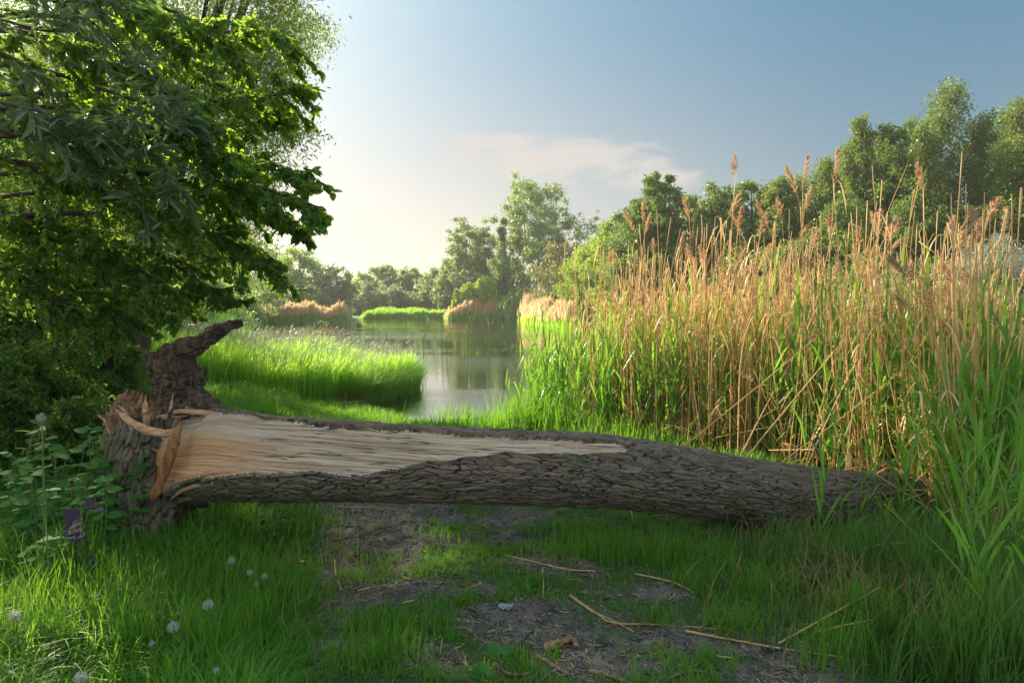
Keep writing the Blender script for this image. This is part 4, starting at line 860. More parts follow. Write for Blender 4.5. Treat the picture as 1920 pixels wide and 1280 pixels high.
# ------------------------------------------------------------------ the reed bed
r = np.random.default_rng(99)
def plume_mesh(length=.27, n=150, seed=1):
    q = np.random.default_rng(seed); A = Acc(); t_ = q.random(n) ** .8; side = np.array([1.0, .0, 0])
    st = np.stack([.05 * t_ ** 2, 0 * t_, t_ * length], 1); prof = np.sin(np.pi * np.clip(t_ * .9 + .08, 0, 1)) ** .8
    D = np.stack([q.normal(size=n) * .5 + .55, q.normal(size=n) * .5, .9 + .5 * q.random(n) - .7 * (1 - t_)], 1); D /= np.linalg.norm(D, axis=1, keepdims=True)
    L = .062 * prof * (.5 + .7 * q.random(n)) + .02
    V, Fs = inst(quadleaf(.16)[0], QL[1], st, frames(D), np.stack([np.maximum(L, .04) * .8, L, L], 1)); return V, Fs[0], q.random(n)
def reed_dry(seed, H, plume=True, bend=0.0, nleaf=2, lean=0.0):
    """stalk, plume and withered leaves of one dry reed, at the origin"""
    q = np.random.default_rng(seed); n = 12; t_ = np.linspace(0, 1, n); w1 = q.normal() * .05 * H
    p = np.stack([w1 * np.sin(t_ * math.pi) + lean * t_ * H + bend * .25 * H * t_ ** 4, q.normal() * .03 * H * t_ ** 2, H * (t_ - bend * .22 * t_ ** 5)], 1)
    V, Fs, _, _ = sweep(p, .0062 * np.linspace(1.1, .5, n), 4); stem = (V, Fs)
    lv = []
    for k_ in range(nleaf):
        i = int(n * q.uniform(.3, .95)); a = q.random() * 6.28; L = q.uniform(.18, .42); ns = 6; tt = np.linspace(0, 1, ns)
        d2 = np.array([math.cos(a), math.sin(a), 0]); up = q.uniform(.0, 1.0); c = p[i] + d2 * (L * .6 * tt)[:, None] + np.array([0, 0, 1.0]) * (L * (up * tt - (1.1 + up) * tt ** 2))[:, None]
        sd = np.array([-d2[1], d2[0], .2]); wv_ = .009 * (1 - tt) ** .5 * (.6 + tt); VV = np.stack([c - sd * wv_[:, None], c + sd * wv_[:, None]], 1).reshape(-1, 3)
        lv.append((VV, np.array([[2 * j, 2 * j + 1, 2 * j + 3, 2 * j + 2] for j in range(ns - 1)])))
    pl = None
    if plume:
        V, F, rn = plume_mesh(q.uniform(.20, .32), 120, seed); a = q.random() * 6.28; ca, sa = math.cos(a), math.sin(a); T = p[-1] - p[-2]; T /= np.linalg.norm(T)
        V = V @ np.array([[ca, sa, 0], [-sa, ca, 0], [0, 0, 1]]) ; V = V + V[:, 2:3] * np.array([T[0], T[1], 0]) + p[-1] - T * .05; pl = (V, F, rn)
    return stem, lv, pl
def reed_green(seed, H, nl=7):
    q = np.random.default_rng(seed); n = 8; t_ = np.linspace(0, 1, n); lx, ly = q.normal(size=2) * .06 * H
    p = np.stack([lx * t_ ** 2, ly * t_ ** 2, H * .8 * t_], 1); V, Fs, _, _ = sweep(p, .0048 * np.linspace(1.1, .45, n), 4); stem = (V, Fs); lv = []; a0 = q.random() * 6.28
    for k_ in range(nl):
        f = .25 + .73 * k_ / (nl - 1); c0 = np.array([np.interp(f, t_, p[:, j]) for j in range(3)]); a = a0 + (k_ % 2) * math.pi + q.normal() * .5; L = q.uniform(.32, .52) * (1.1 - .25 * abs(f - .6)) * min(1.1, H / 1.5); ns = 7; tt = np.linspace(0, 1, ns)
        out_ = q.uniform(.22, .6) if k_ < nl - 1 else .1; d2 = np.array([math.cos(a), math.sin(a), 0]); dr = q.uniform(.0, .7) ** 1.5
        c = c0 + d2 * (L * out_ * tt)[:, None] + np.array([0, 0, 1.0]) * (L * (math.sqrt(1 - out_ ** 2) * tt - dr * tt ** 3))[:, None]
        tw = a + math.pi / 2 + q.normal() * .4; sd = np.array([math.cos(tw), math.sin(tw), .15]); wv_ = .0125 * np.sin(np.pi * np.clip(tt * .85 + .12, 0, 1)) ** .7
        VV = np.stack([c - sd * wv_[:, None], c + sd * wv_[:, None]], 1).reshape(-1, 3); lv.append((VV, np.array([[2 * j, 2 * j + 1, 2 * j + 3, 2 * j + 2] for j in range(ns - 1)])))
    return stem, lv
DV = []          # dry variants: (parts)
for i in range(14):
    H = 2.75; pl = i < 6; bd = [0, .2, 0, .5, .1, .3, 0, .2, 1.1, .4, 0, 0, .6, 0][i]
    DV.append(reed_dry(500 + i, H, pl, bd, [1, 2, 0, 2, 3, 1, 2, 3, 2, 4, 1, 0, 3, 2][i]))
GV = [reed_green(700 + i, 1.7, 6 + i % 3) for i in range(10)]
def lvmerge(lv):
    A = Acc(); [A.add(v_, [f_], rng.random()) for v_, f_ in lv]; return A
def front(u_):       # near edge of the bed, from the open water (0) to the right foreground (1)
    ux = [0, .12, .25, .4, .55, .7, .85, 1.0]; return np.interp(u_, ux, [.25, .9, 1.55, 2.3, 2.95, 3.2, 3.05, 2.75]), np.interp(u_, ux, [9.9, 8.9, 8.0, 7.0, 6.0, 5.15, 4.5, 3.9])
def bed(n, dmax, lo=0, hi=1, p=1.0):
    u_ = lo + (hi - lo) * r.random(n); x, y = front(u_); dd = dmax * r.random(n) ** p; return x + dd * .62 + r.normal(size=n) * .08, y + dd * .78 + r.normal(size=n) * .08, u_, dd
def rotz(a, lx=0.0, ly=0.0):
    c, s_ = np.cos(a), np.sin(a); n = len(a); Rm = np.zeros((n, 3, 3)); Rm[:, 0, 0] = c; Rm[:, 0, 1] = -s_; Rm[:, 1, 0] = s_; Rm[:, 1, 1] = c; Rm[:, 2, 2] = 1
    Rm[:, 0, 2] = lx; Rm[:, 1, 2] = ly; return Rm
DRYW = np.array([.45, .4, .3, .3, .35, .35, 3, 3, 1, 2, 3, 3, 1.3, 3]); DRYW /= DRYW.sum()
def proto(kind, i):
    if kind == 'dry':
        stem, lv, pl = DV[i]; lab, nm = None, 'dry_reed'
    else: stem, lv = GV[i]; pl = None; nm = 'green_reed'
    a = Acc(); a.add(stem[0], stem[1]); parts = [a.build('stalk', M['reed_dry' if kind == 'dry' else 'reed_green'], None, True)]
    if lv: parts.append(lvmerge(lv).build('leaves', M['reed_dry' if kind == 'dry' else 'reed_green']))
    if pl: a = Acc(); a.add(pl[0], [pl[1]], pl[2]); parts.append(a.build('plume', M['plume']))
    return parts
protos = {}
def put_reed(kind, i, x, y, sc_, az, lx, ly, label, group):
    if (kind, i) not in protos: protos[(kind, i)] = (proto(kind, i), [False])
    parts, used_ = protos[(kind, i)]
    e_ = bpy.data.objects.new('dry_reed' if kind == 'dry' else 'green_reed', None); COL.objects.link(e_); e_.location = (x, y, float(max(gz(x, y), WZ - .25)) - .03); e_.rotation_euler = (-ly, lx, az)
    e_.rotation_mode = 'XYZ'; e_.scale = (1, 1, sc_); e_['label'] = label; e_['category'] = 'dry reed' if kind == 'dry' else 'green reed'; e_['group'] = group
    for p_ in parts:
        if used_[0]: c_ = p_.copy(); COL.objects.link(c_)
        else: c_ = p_
        c_.parent = e_
    used_[0] = True; return e_
def where_(x, y):
    px = 960 + FPX * x / y
    return 'left part' if px < 1330 else 'middle' if px < 1600 else 'right part'
def drylab(i, x, y, bend):
    return {True: 'tall dry tan reed with a feathery plume in the %s of the bed', False: 'dry tan reed stalk without a plume in the %s of the reed bed'}[i < 6] % where_(x, y) if bend < .9 else 'dry tan reed with its top bent over, in the %s of the bed' % where_(x, y)
bendv = [0, .2, 0, .5, .1, .3, 0, .2, 1.1, .4, 0, 0, .6, 0]
# plumed reeds whose tops can be picked out one by one against the sky and the trees: (top px, top py, depth, lean)
named = [(1407, 283, 7.6, .02, 'tallest plumed reed, standing alone above the middle of the bed'), (1510, 288, 7.2, .0, 'plumed reed with an upright plume right of the tallest one'), (1552, 300, 7.2, .04, 'plumed reed with a thick plume against the leftmost birch'),
 (1316, 310, 8.2, .05, 'plumed reed with a long thin plume left of the tallest one'), (1288, 352, 8.2, -.02, 'plumed reed with a bushy plume beside the long thin one'), (1240, 335, 8.6, .0, 'plumed reed in front of the dark green tree'),
 (1182, 398, 8.8, -.03, 'leftmost plumed reed of the bed'), (1204, 375, 8.8, .0, 'plumed reed next to the leftmost one'), (1692, 287, 5.8, .1, 'plumed reed with a plume combed to the left before the birches'),
 (1480, 318, 7.4, -.02, 'plumed reed with a small pale plume under the sky'), (1375, 372, 7.6, .0, 'plumed reed with a low plume left of the middle'), (1628, 375, 6.4, .02, 'plumed reed with a short round plume before the slim birch'),
 (1725, 400, 6.0, -.04, 'plumed reed with a small round plume before the tallest birch'), (1445, 378, 7.4, .03, 'plumed reed drooping in the middle of the bed'), (1150, 470, 9.0, .0, 'short plumed reed at the left edge of the bed'),
 (1335, 400, 8.0, .02, 'plumed reed with a ragged plume'), (1268, 420, 8.4, -.03, 'plumed reed half sunk among the stalks'), (1590, 350, 6.8, .0, 'plumed reed with a slender plume left of the round one')]
nd = 0
for q, (px, py, dp, ln, lb) in enumerate(named):
    t_ = P(px, py, dp); z0 = float(max(gz(t_[0], dp), WZ - .25)); i = q % 6; H = (t_[2] - z0) / 3.0; x0 = t_[0] - ln * (t_[2] - z0)
    put_reed('dry', i, x0, dp, H * 1.02, r.random() * 6.28 if i not in (3, 5) else r.random() * 6.28, ln, 0, lb + ' ', 'dry reeds in the reed bed')['label'] = lb; nd += 1
# long leaning stalks that cross the bed on the right
for q, (px0, py0, px1, py1, dp, i) in enumerate([(1535, 800, 1690, 300, 6.0, 10), (1560, 800, 1800, 385, 5.6, 8), (1480, 760, 1790, 395, 5.9, 12), (1600, 860, 1740, 300, 5.3, 8), (1510, 840, 1640, 440, 6.2, 11), (1420, 800, 1600, 480, 6.6, 10), (1640, 860, 1560, 470, 5.6, 13), (1700, 840, 1590, 420, 5.4, 9), (1580, 760, 1830, 560, 5.6, 11), (1430, 700, 1640, 520, 6.4, 11)]):
    a_, b_ = P(px0, py0, dp), P(px1, py1, dp + .2); d_ = (b_ - a_); z0 = float(gz(a_[0], dp)); base_ = a_ - d_ * ((a_[2] - z0) / d_[2]) ; L = np.linalg.norm(b_ - base_); q_ = Vector((d_ / np.linalg.norm(d_)).tolist()).to_track_quat('Z', 'Y').to_euler()
    e_ = put_reed('dry', i, base_[0], base_[1], L / 2.75, 0, 0, 0, 'long dry reed leaning %s across the right half of the bed%s' % ('right' if px1 > px0 else 'left', ', tip bent over' if i == 8 else ''), 'leaning dry reeds'); e_.rotation_euler = q_; nd += 1
N1 = 300 - nd; x, y, u_, dd = bed(N1, 1.5, .13, .93, 1.4)
for j in range(N1):
    i = int(r.choice(14, p=DRYW)); put_reed('dry', i, x[j], y[j], (.68 + .34 * r.random()) * (1.0 if u_[j] < .66 else .84), r.random() * 6.28, r.normal() * .07 + .02, r.normal() * .05, drylab(i, x[j], y[j], bendv[i]), 'dry reeds in the reed bed')
def mass(name, n, dmax, lo, hi, kind, smin, smax, lean=.06, p=1.0, d0=0.0, plumes=True):
    x, y, u_, dd = bed(n, dmax, lo, hi, p); x += d0 * .62; y += d0 * .78; z = np.maximum(gz(x, y), WZ - .25) - .03; vi = r.choice(14, n, p=DRYW) if kind == 'dry' else r.integers(0, 10, n); S = (smin + (smax - smin) * r.random(n)) * np.where(u_ > .66, .84, 1.0)
    A = Acc(); Pm = Acc(); Rm = rotz(r.random(n) * 6.28, r.normal(size=n) * lean + .02, r.normal(size=n) * lean)
    for i in range(14 if kind == 'dry' else 10):
        k_ = np.where(vi == i)[0]
        if not len(k_): continue
        ps = np.stack([x, y, z], 1)[k_]; sc3 = np.stack([np.ones(len(k_)), np.ones(len(k_)), S[k_]], 1); it = DV[i] if kind == 'dry' else GV[i]; rn = r.random(len(k_))
        for v_, fs_ in [(it[0][0], it[0][1])] + [(a_, [b_]) for a_, b_ in it[1]]:
            V, Fs = inst(v_, fs_, ps, Rm[k_], sc3); A.V.append(V)
            for f in Fs: A.F.setdefault(f.shape[1], []).append(f + A.n); A.A.setdefault(f.shape[1], []).append(np.repeat(rn, len(f) // len(k_)))
            A.n += len(V)
        if kind == 'dry' and it[2] and plumes:
            V, Fs = inst(it[2][0], [it[2][1]], ps, Rm[k_], sc3); Pm.V.append(V); f = Fs[0]; Pm.F.setdefault(4, []).append(f + Pm.n); Pm.A.setdefault(4, []).append(np.tile(it[2][2], len(k_))); Pm.n += len(V)
    o = A.build(name, M['reed_dry' if kind == 'dry' else 'reed_green']); tag(o, kind='stuff')
    if Pm.n: o = Pm.build('reed_plumes', M['plume']); tag(o, kind='stuff')
mass('dry_reeds', 900, 4.2, .12, .97, 'dry', .35, .94, .08)
mass('broken_reeds', 1200, 3.0, .12, .95, 'dry', .12, .42, .28, plumes=False)
mass('tall_reeds', 400, 3.2, .09, .45, 'dry', .66, 1.0, .04)
mass('green_reeds', 1150, 4.0, .12, 1.0, 'green', .6, 1.3, .05, d0=.3)
mass('front_greens', 420, 1.4, .14, .98, 'green', .5, 1.05, .06)
mass('edge_reeds', 250, 1.7, -.02, .18, 'green', .65, 1.15, .05)
# fallen stalks lying in the bottom of the bed
A = Acc(); n = 1100; x, y, u_, dd = bed(n, 3.0, .14, .98); z = np.maximum(gz(x, y), WZ) + r.random(n) * .35
for j in range(n):
    a = r.normal() * .7 + (0 if r.random() < .7 else 1.5); L = r.uniform(.25, 1.0); s_ = r.normal() * .35; p0 = np.array([x[j], y[j], z[j]]); V, Fs, _, _ = sweep(polyline([p0, p0 + np.array([math.cos(a), math.sin(a) * .6, s_]) * L], 3), .0045, 4, cap=False); A.add(V, Fs)
tag(A.build('reed_litter', M['reed_dry']), kind='stuff')
# green reeds close to the camera at the right edge
spots = []
x, y, u_, dd = bed(60, 1.0, .52, 1.0)
for j in range(60): spots.append((x[j] - .15, y[j] - .15, .5 + .28 * r.random()))
for j in range(22): b_ = G(r.uniform(1780, 1960), r.uniform(1040, 1280)); spots.append((b_[0], b_[1], .42 + .36 * r.random()))
for j in range(16): b_ = G(r.uniform(1480, 1800), r.uniform(985, 1060)); spots.append((b_[0], b_[1], .32 + .32 * r.random()))
for j in range(40): xx, yy = front(r.uniform(0, .2)); spots.append((xx + r.normal() * .15 - .1, yy - r.random() * .4, .5 + .45 * r.random()))
for (xx, yy, s_) in spots:
    px = 960 + FPX * xx / yy
    lb = 'green reed with broad leaves close to the camera at the right edge' if px > 1750 and yy < 4.6 else 'green reed growing up beside the buried end of the log' if 1450 < px and yy < 5.2 else 'green reed at the left edge of the bed by the open water' if px < 1210 else 'green reed at the front of the right part of the bed'
    put_reed('green', int(r.integers(0, 10)), xx, yy, s_, r.random() * 6.28, r.normal() * .05, r.normal() * .05, lb, 'green reeds at the front of the reed bed').scale = (.72, .72, s_)
# tufts of sedge at the near shore and long verge grass round the log's end
def tuft(name, cx, cy, n, rad, h, wd, mat, lean=.3, ns=5, wind=(.05, 0)):
    xx = cx + r.normal(size=n) * rad; yy = cy + r.normal(size=n) * rad * .8; return (xx, yy, h * (.45 + .65 * r.random(n)), np.full(n, wd), lean)
def tufts(name, L, mat, ns=5, wind=(.05, 0)):
    xs, ys, hs, ws = [np.concatenate([t_[i] for t_ in L]) for i in range(4)]; return grass(name, xs, ys, hs, ws, mat, L[0][4], ns, wind)
tufts('shore_sedge', [tuft('', *G(px, py, -.15)[:2], n, rd, h, .010, '', .28) for px, py, n, rd, h in ((875, 800, 420, .30, .50), (930, 800, 260, .22, .42), (985, 805, 420, .22, .75), (1040, 805, 420, .25, .62), (1100, 812, 420, .3, .6), (820, 795, 160, .3, .22), (1160, 830, 300, .3, .5), (1250, 850, 300, .35, .4))], 'grass')
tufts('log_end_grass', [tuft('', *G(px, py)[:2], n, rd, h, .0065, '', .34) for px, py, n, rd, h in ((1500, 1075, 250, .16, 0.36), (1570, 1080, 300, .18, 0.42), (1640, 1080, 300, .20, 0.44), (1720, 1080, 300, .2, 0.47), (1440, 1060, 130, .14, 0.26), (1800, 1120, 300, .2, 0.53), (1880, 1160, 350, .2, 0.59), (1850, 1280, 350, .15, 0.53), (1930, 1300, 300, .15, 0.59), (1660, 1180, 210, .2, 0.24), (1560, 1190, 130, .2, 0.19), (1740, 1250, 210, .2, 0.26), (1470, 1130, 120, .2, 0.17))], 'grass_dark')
tufts('path_tufts', [tuft('', *G(px, py)[:2], n, rd, h, .0048, '', .4) for px, py, n, rd, h in ((700, 1180, 320, .09, .13), (730, 1230, 360, .10, .15), (770, 1180, 260, .09, .11), (640, 1250, 240, .08, .13), (660, 1075, 200, .06, .10), (900, 1040, 260, .12, .09), (880, 1005, 200, .1, .08), (1080, 1045, 320, .13, .16), (1140, 1040, 420, .15, .20), (1200, 1040, 420, .15, .20), (1270, 1045, 420, .15, .22), (1080, 1010, 200, .12, .15), (1340, 1060, 420, .16, .22), (970, 1245, 120, .06, .08), (1230, 1230, 120, .07, .08), (820, 1000, 160, .09, .09), (480, 1000, 500, .22, .22), (420, 1100, 700, .22, .26), (300, 1150, 800, .22, .32), (180, 1150, 700, .2, .34), (520, 1120, 500, .16, .22), (60, 1230, 500, .16, .34), (1380, 1180, 160, .07, .2), (1440, 1120, 200, .09, .24), (1560, 1240, 220, .10, .26), (1620, 1180, 220, .1, .3), (1300, 1100, 160, .07, .18), (1240, 1160, 90, .05, .1), (380, 1230, 260, .08, .36), (240, 1240, 260, .08, .4), (130, 1110, 260, .1, .42), (460, 1180, 200, .08, .3))], 'grass')
tufts('dry_grass', [tuft('', *G(px, py)[:2], n, rd, h, .004, '', .9) for px, py, n, rd, h in ((1560, 1100, 240, .35, .32), (1650, 1120, 300, .35, .36), (1500, 1020, 160, .3, .3), (1400, 1130, 120, .35, .2), (1780, 1180, 220, .3, .4), (1100, 1110, 90, .4, .12), (800, 1150, 90, .5, .1), (560, 1050, 80, .3, .22), (1250, 1010, 60, .3, .16), (400, 1150, 90, .5, .26), (150, 1200, 70, .3, .30), (1700, 1000, 120, .3, .3))], 'grass_dry')

# litter, clods and tiny tufts over the worn path
n = 15000; x, y = scatter(n * 3, -2.2, 2.6, 2.1, 5.4, lambda x, y: .12 + .88 * bare(x, y)); n = len(x); an = r.random(n) * 6.28
pz = gz(x, y) + .012; D = np.stack([np.cos(an), np.sin(an), r.normal(size=n) * .12], 1); L = .012 + .035 * r.random(n) ** 2
V, Fs = inst(np.array([(-.5, 0, 0), (.5, 0, .0), (.35, 1, .02), (-.35, 1, 0)], float), [np.array([[0, 1, 2, 3]])], np.stack([x, y, pz], 1), frames(D, np.tile([0, 0, 1.0], (n, 1)) + r.normal(size=(n, 3)) * .3), np.stack([np.full(n, .0035) + .004 * (r.random(n) < .15), L, L], 1))
A = Acc(); A.add(V, Fs, r.random(n)); tag(A.build('litter', M['litter']), kind='stuff')
x, y = scatter(9000, -2.0, 2.4, 2.1, 5.2, lambda x, y: bare(x, y)); n = len(x); rr_ = .003 + .011 * r.random(n) ** 3; Rm = frames(rdirs(n)); o8 = np.array([(-1, 0, 0), (1, 0, 0), (0, -1, 0), (0, 1, 0), (0, 0, -.7), (0, 0, .7)], float)
V, Fs = inst(o8, [np.array([[0, 2, 5], [2, 1, 5], [1, 3, 5], [3, 0, 5], [2, 0, 4], [1, 2, 4], [3, 1, 4], [0, 3, 4]])], np.stack([x, y, gz(x, y) + .006], 1), Rm, np.stack([rr_ * 1.3, rr_, rr_], 1)); V = V + r.normal(size=V.shape) * .0008
A = Acc(); A.add(V, Fs, r.random(n)); tag(A.build('soil_crumbs', M['crumb']), kind='stuff')
cx, cy = scatter(1500, -2.2, 2.6, 2.1, 5.3, lambda x, y: 1 - .93 * bare(x, y)); k_ = r.integers(12, 46, len(cx)); id_ = np.repeat(np.arange(len(cx)), k_); sz = (.02 + .05 * r.random(len(cx)))[id_]; hh_ = (.03 + .08 * r.random(len(cx)) ** 2)[id_]
grass('small_tufts', cx[id_] + r.normal(size=len(id_)) * sz * .6, cy[id_] + r.normal(size=len(id_)) * sz * .6, hh_ * (.5 + r.random(len(id_))), .0045, 'grass', .8)
x, y = scatter(16000, -4.2, 3.4, 2.0, 5.4, lambda x, y: (.10 + .5 * sst(-x, .3, 1.2)) * sst(fbm(x * 2.5, y * 2.5, 0, 2, 55), -.1, .4)); n = len(x); an = r.random(n) * 6.28; D = np.stack([np.cos(an), np.sin(an), r.random(n) * .7], 1)
V, Fs = inst(HL[0], HL[1], np.stack([x, y, gz(x, y) + .01 + r.random(n) * .10 * sst(-x, 0, 1)], 1), frames(D, np.tile([0, 0, 1.0], (n, 1)) + r.normal(size=(n, 3)) * .25), .008 + .022 * r.random(n) ** 2)
A = Acc(); A.V.append(V); A.n = len(V); rn = r.random(n)
for f in Fs: A.F.setdefault(f.shape[1], []).append(f); A.A.setdefault(f.shape[1], []).append(np.repeat(rn, len(f) // n))
tag(A.build('ground_weeds', M['leaf_plant']), kind='stuff')
# thin bulrush stems standing in the water behind the clump
for j in range(44):
    px = r.uniform(640, 940); dp = r.uniform(24, 34); b_ = P(px, 575, dp); H = r.uniform(.7, 1.6); a = Acc(); ln = r.normal() * .1
    V, Fs, _, _ = sweep(polyline([(b_[0], dp, WZ - .3), (b_[0] + ln * .4, dp, WZ + H * .5), (b_[0] + ln * H, dp, WZ + H)], 5), .010, 4); a.add(V, Fs); o = a.build('bulrush', M['grass_dark'])
    tag(o, 'thin dark bulrush stem standing in the open water behind the grass clump', 'bulrush', 'bulrush stems in the water')


# ------------------------------------------------------------------ dandelion clocks, buttercups
def dandelion(px, py, hh, size, label, bent=0.0):
    c = G(px, py, hh + float(gz(*G(px, py, hh)[:2]))); x0, y0 = c[0] + r.normal() * .03, c[1] + r.normal() * .03; z0 = float(gz(x0, y0)); rr = size * .85
    T = empty('dandelion', (x0, y0, z0), label, 'dandelion', 'dandelion clocks in the grass')
    a = Acc(); V, Fs, _, _ = sweep(polyline([(x0, y0, z0), ((x0 + c[0]) / 2 + bent * .03, (y0 + c[1]) / 2, (z0 + c[2]) / 2), tuple(c)], 8), .0022, 6); a.add(V, Fs); a.build('stem', M['stemg'], T, True)
    n = 170; dd = rdirs(n); dd = dd[dd[:, 2] > -.86]; n = len(dd); a = Acc()
    V, Fs = inst(np.array([(-.02, 0, 0), (.02, 0, 0), (.012, .8, 0), (-.012, .8, 0)], float), [np.array([[0, 1, 2, 3]])], np.tile(c, (n, 1)), frames(dd), np.full(n, rr)); a.add(V, Fs, rng.random(n))
    for k_ in range(3):      # each seed's parachute
        D = dd + rdirs(n) * .42; V, Fs = inst(quadleaf(.13)[0], QL[1], c + dd * rr * .72, frames(D), rr * .34 * (.8 + .4 * rng.random(n))); a.add(V, Fs, rng.random(n))
    a.build('seed_head', M['fluff'], T)
    a = Acc(); V, Fs, _, _ = sweep([c - [0, 0, rr * .2], c, c + [0, 0, rr * .2]], [rr * .1, rr * .2, rr * .08], 8); a.add(V, Fs); a.build('seed_core', M['twig'], T, True)
    return T
m, t, out = newmat('dandelion_fluff'); b = pbr(t, (0.50, 0.53, 0.52), 0.8, 0.1); tl = t.node('ShaderNodeBsdfTranslucent'); tl.inputs[0].default_value = (.8, .82, .8, 1); mx = t.node('ShaderNodeMixShader'); mx.inputs[0].default_value = .4
t.l.new(b.outputs[0], mx.inputs[1]); t.l.new(tl.outputs[0], mx.inputs[2]); t.l.new(mx.outputs[0], out.inputs[0]); M['fluff'] = m
m, t, out = newmat('pale_green_stem'); b = pbr(t, (0.12, 0.17, 0.06), 0.5, 0.4); t.l.new(b.outputs[0], out.inputs[0]); M['stemg'] = m
for px, py, hh, sz, lb in ((434, 1050, .20, .024, 'dandelion clock farthest up the slope of the group of four right of the stump'), (469, 1073, .17, .019, 'small dandelion clock left of its close neighbour on the left grass'), (496, 1080, .17, .019, 'small dandelion clock nearest the bare path'),
    (481, 1096, .12, .018, 'low, half-blown dandelion clock under two small ones'), (390, 1133, .27, .026, 'dandelion clock on a tall pale stem in the left grass'), (325, 1174, .22, .028, 'large round dandelion clock left of and below the tall-stemmed one'),
    (27, 1156, .22, .030, 'large dandelion clock at the left edge of the grass'), (151, 1270, .24, .027, 'dandelion clock at the bottom edge of the picture'), (380, 1008, .15, .022, 'dim dandelion clock in the shade close to the stump'),
    (406, 1256, .2, .012, 'tiny closed seed head near the bottom edge'), (285, 1205, .2, .012, 'small ragged seed head left of the middle of the grass')):
    dandelion(px, py, hh, sz, lb)
dandelion(977, 793, .34, .030, 'lone dandelion clock behind the log at the water side')
dandelion(77, 782, .98, .023, 'upper of two dandelion clocks above the leafy plants at the left'); dandelion(80, 803, .90, .015, 'lower, smaller of two dandelion clocks above the leafy plants')
m, t, out = newmat('buttercup_petals'); b = pbr(t, (0.75, 0.45, 0.02), 0.35, 0.5); t.l.new(b.outputs[0], out.inputs[0]); M['yellow'] = m
for q, (px, py) in enumerate([(488, 952), (496, 968), (514, 969), (567, 1053)]):
    c = G(px, py, .12); z0 = float(gz(c[0], c[1])); T = empty('buttercup', (c[0], c[1], z0), ['yellow flower highest up under the log', 'yellow flower left of its twin under the log', 'yellow flower right of its twin under the log', 'single yellow flower by the edge of the path'][q], 'flower', 'yellow flowers under the log')
    a = Acc(); V, Fs, _, _ = sweep([(c[0], c[1], z0), tuple(c)], .0015, 5); a.add(V, Fs); a.build('stem', M['stemg'], T)
    an = np.arange(5) * 1.2566; D = np.stack([np.cos(an), np.sin(an), an * 0 + .5], 1); V, Fs = inst(quadleaf(.9)[0], QL[1], np.tile(c, (5, 1)), frames(D, np.tile([0, 0, 1.0], (5, 1))), np.full(5, .016)); a = Acc(); a.add(V, Fs, rng.random(5)); a.build('petals', M['yellow'], T)

# ------------------------------------------------------------------ sticks, fallen stalks and litter on the path
def stick(pts, rad, mat, name, label, group=None, lift=.012, rough=.25, cat=None, nv=8):
    w_ = []
    for p_ in pts:
        px, py = p_[:2]; c = G(px, py, .02); z = float(gz(c[0], c[1])); c = G(px, py, z + lift + (p_[2] if len(p_) > 2 else 0)); w_.append(c)
    ns = max(14, 10 * len(w_)); pth = polyline(w_, ns)
    pth[:, 2] = np.maximum(pth[:, 2], gz(pth[:, 0], pth[:, 1]) + rad * .5)
    sd = abs(hash(label)) % 97 if False else len(label)
    V, Fs, _, _ = sweep(pth, rad * (1 - .35 * np.linspace(0, 1, ns)), nv, lambda s, a, p, r_: rad * rough * fbm(s * 60, np.cos(a) * 1.2, np.sin(a) * 1.2 + sd, 3, 5)); a = Acc(); a.add(V, Fs); o = a.build(name, M[mat], None, True)
    c = w_[0]; v_ = np.empty(len(o.data.vertices) * 3, np.float32); o.data.vertices.foreach_get('co', v_); v_ = (v_.reshape(-1, 3) - c.astype(np.float32)).ravel(); o.data.vertices.foreach_set('co', v_); o.data.update(); o.location = tuple(float(q) for q in c)
    return tag(o, label, cat or name.replace('_', ' '), group)
SG = 'sticks on the path'; RG = 'fallen reed stalks on the ground'
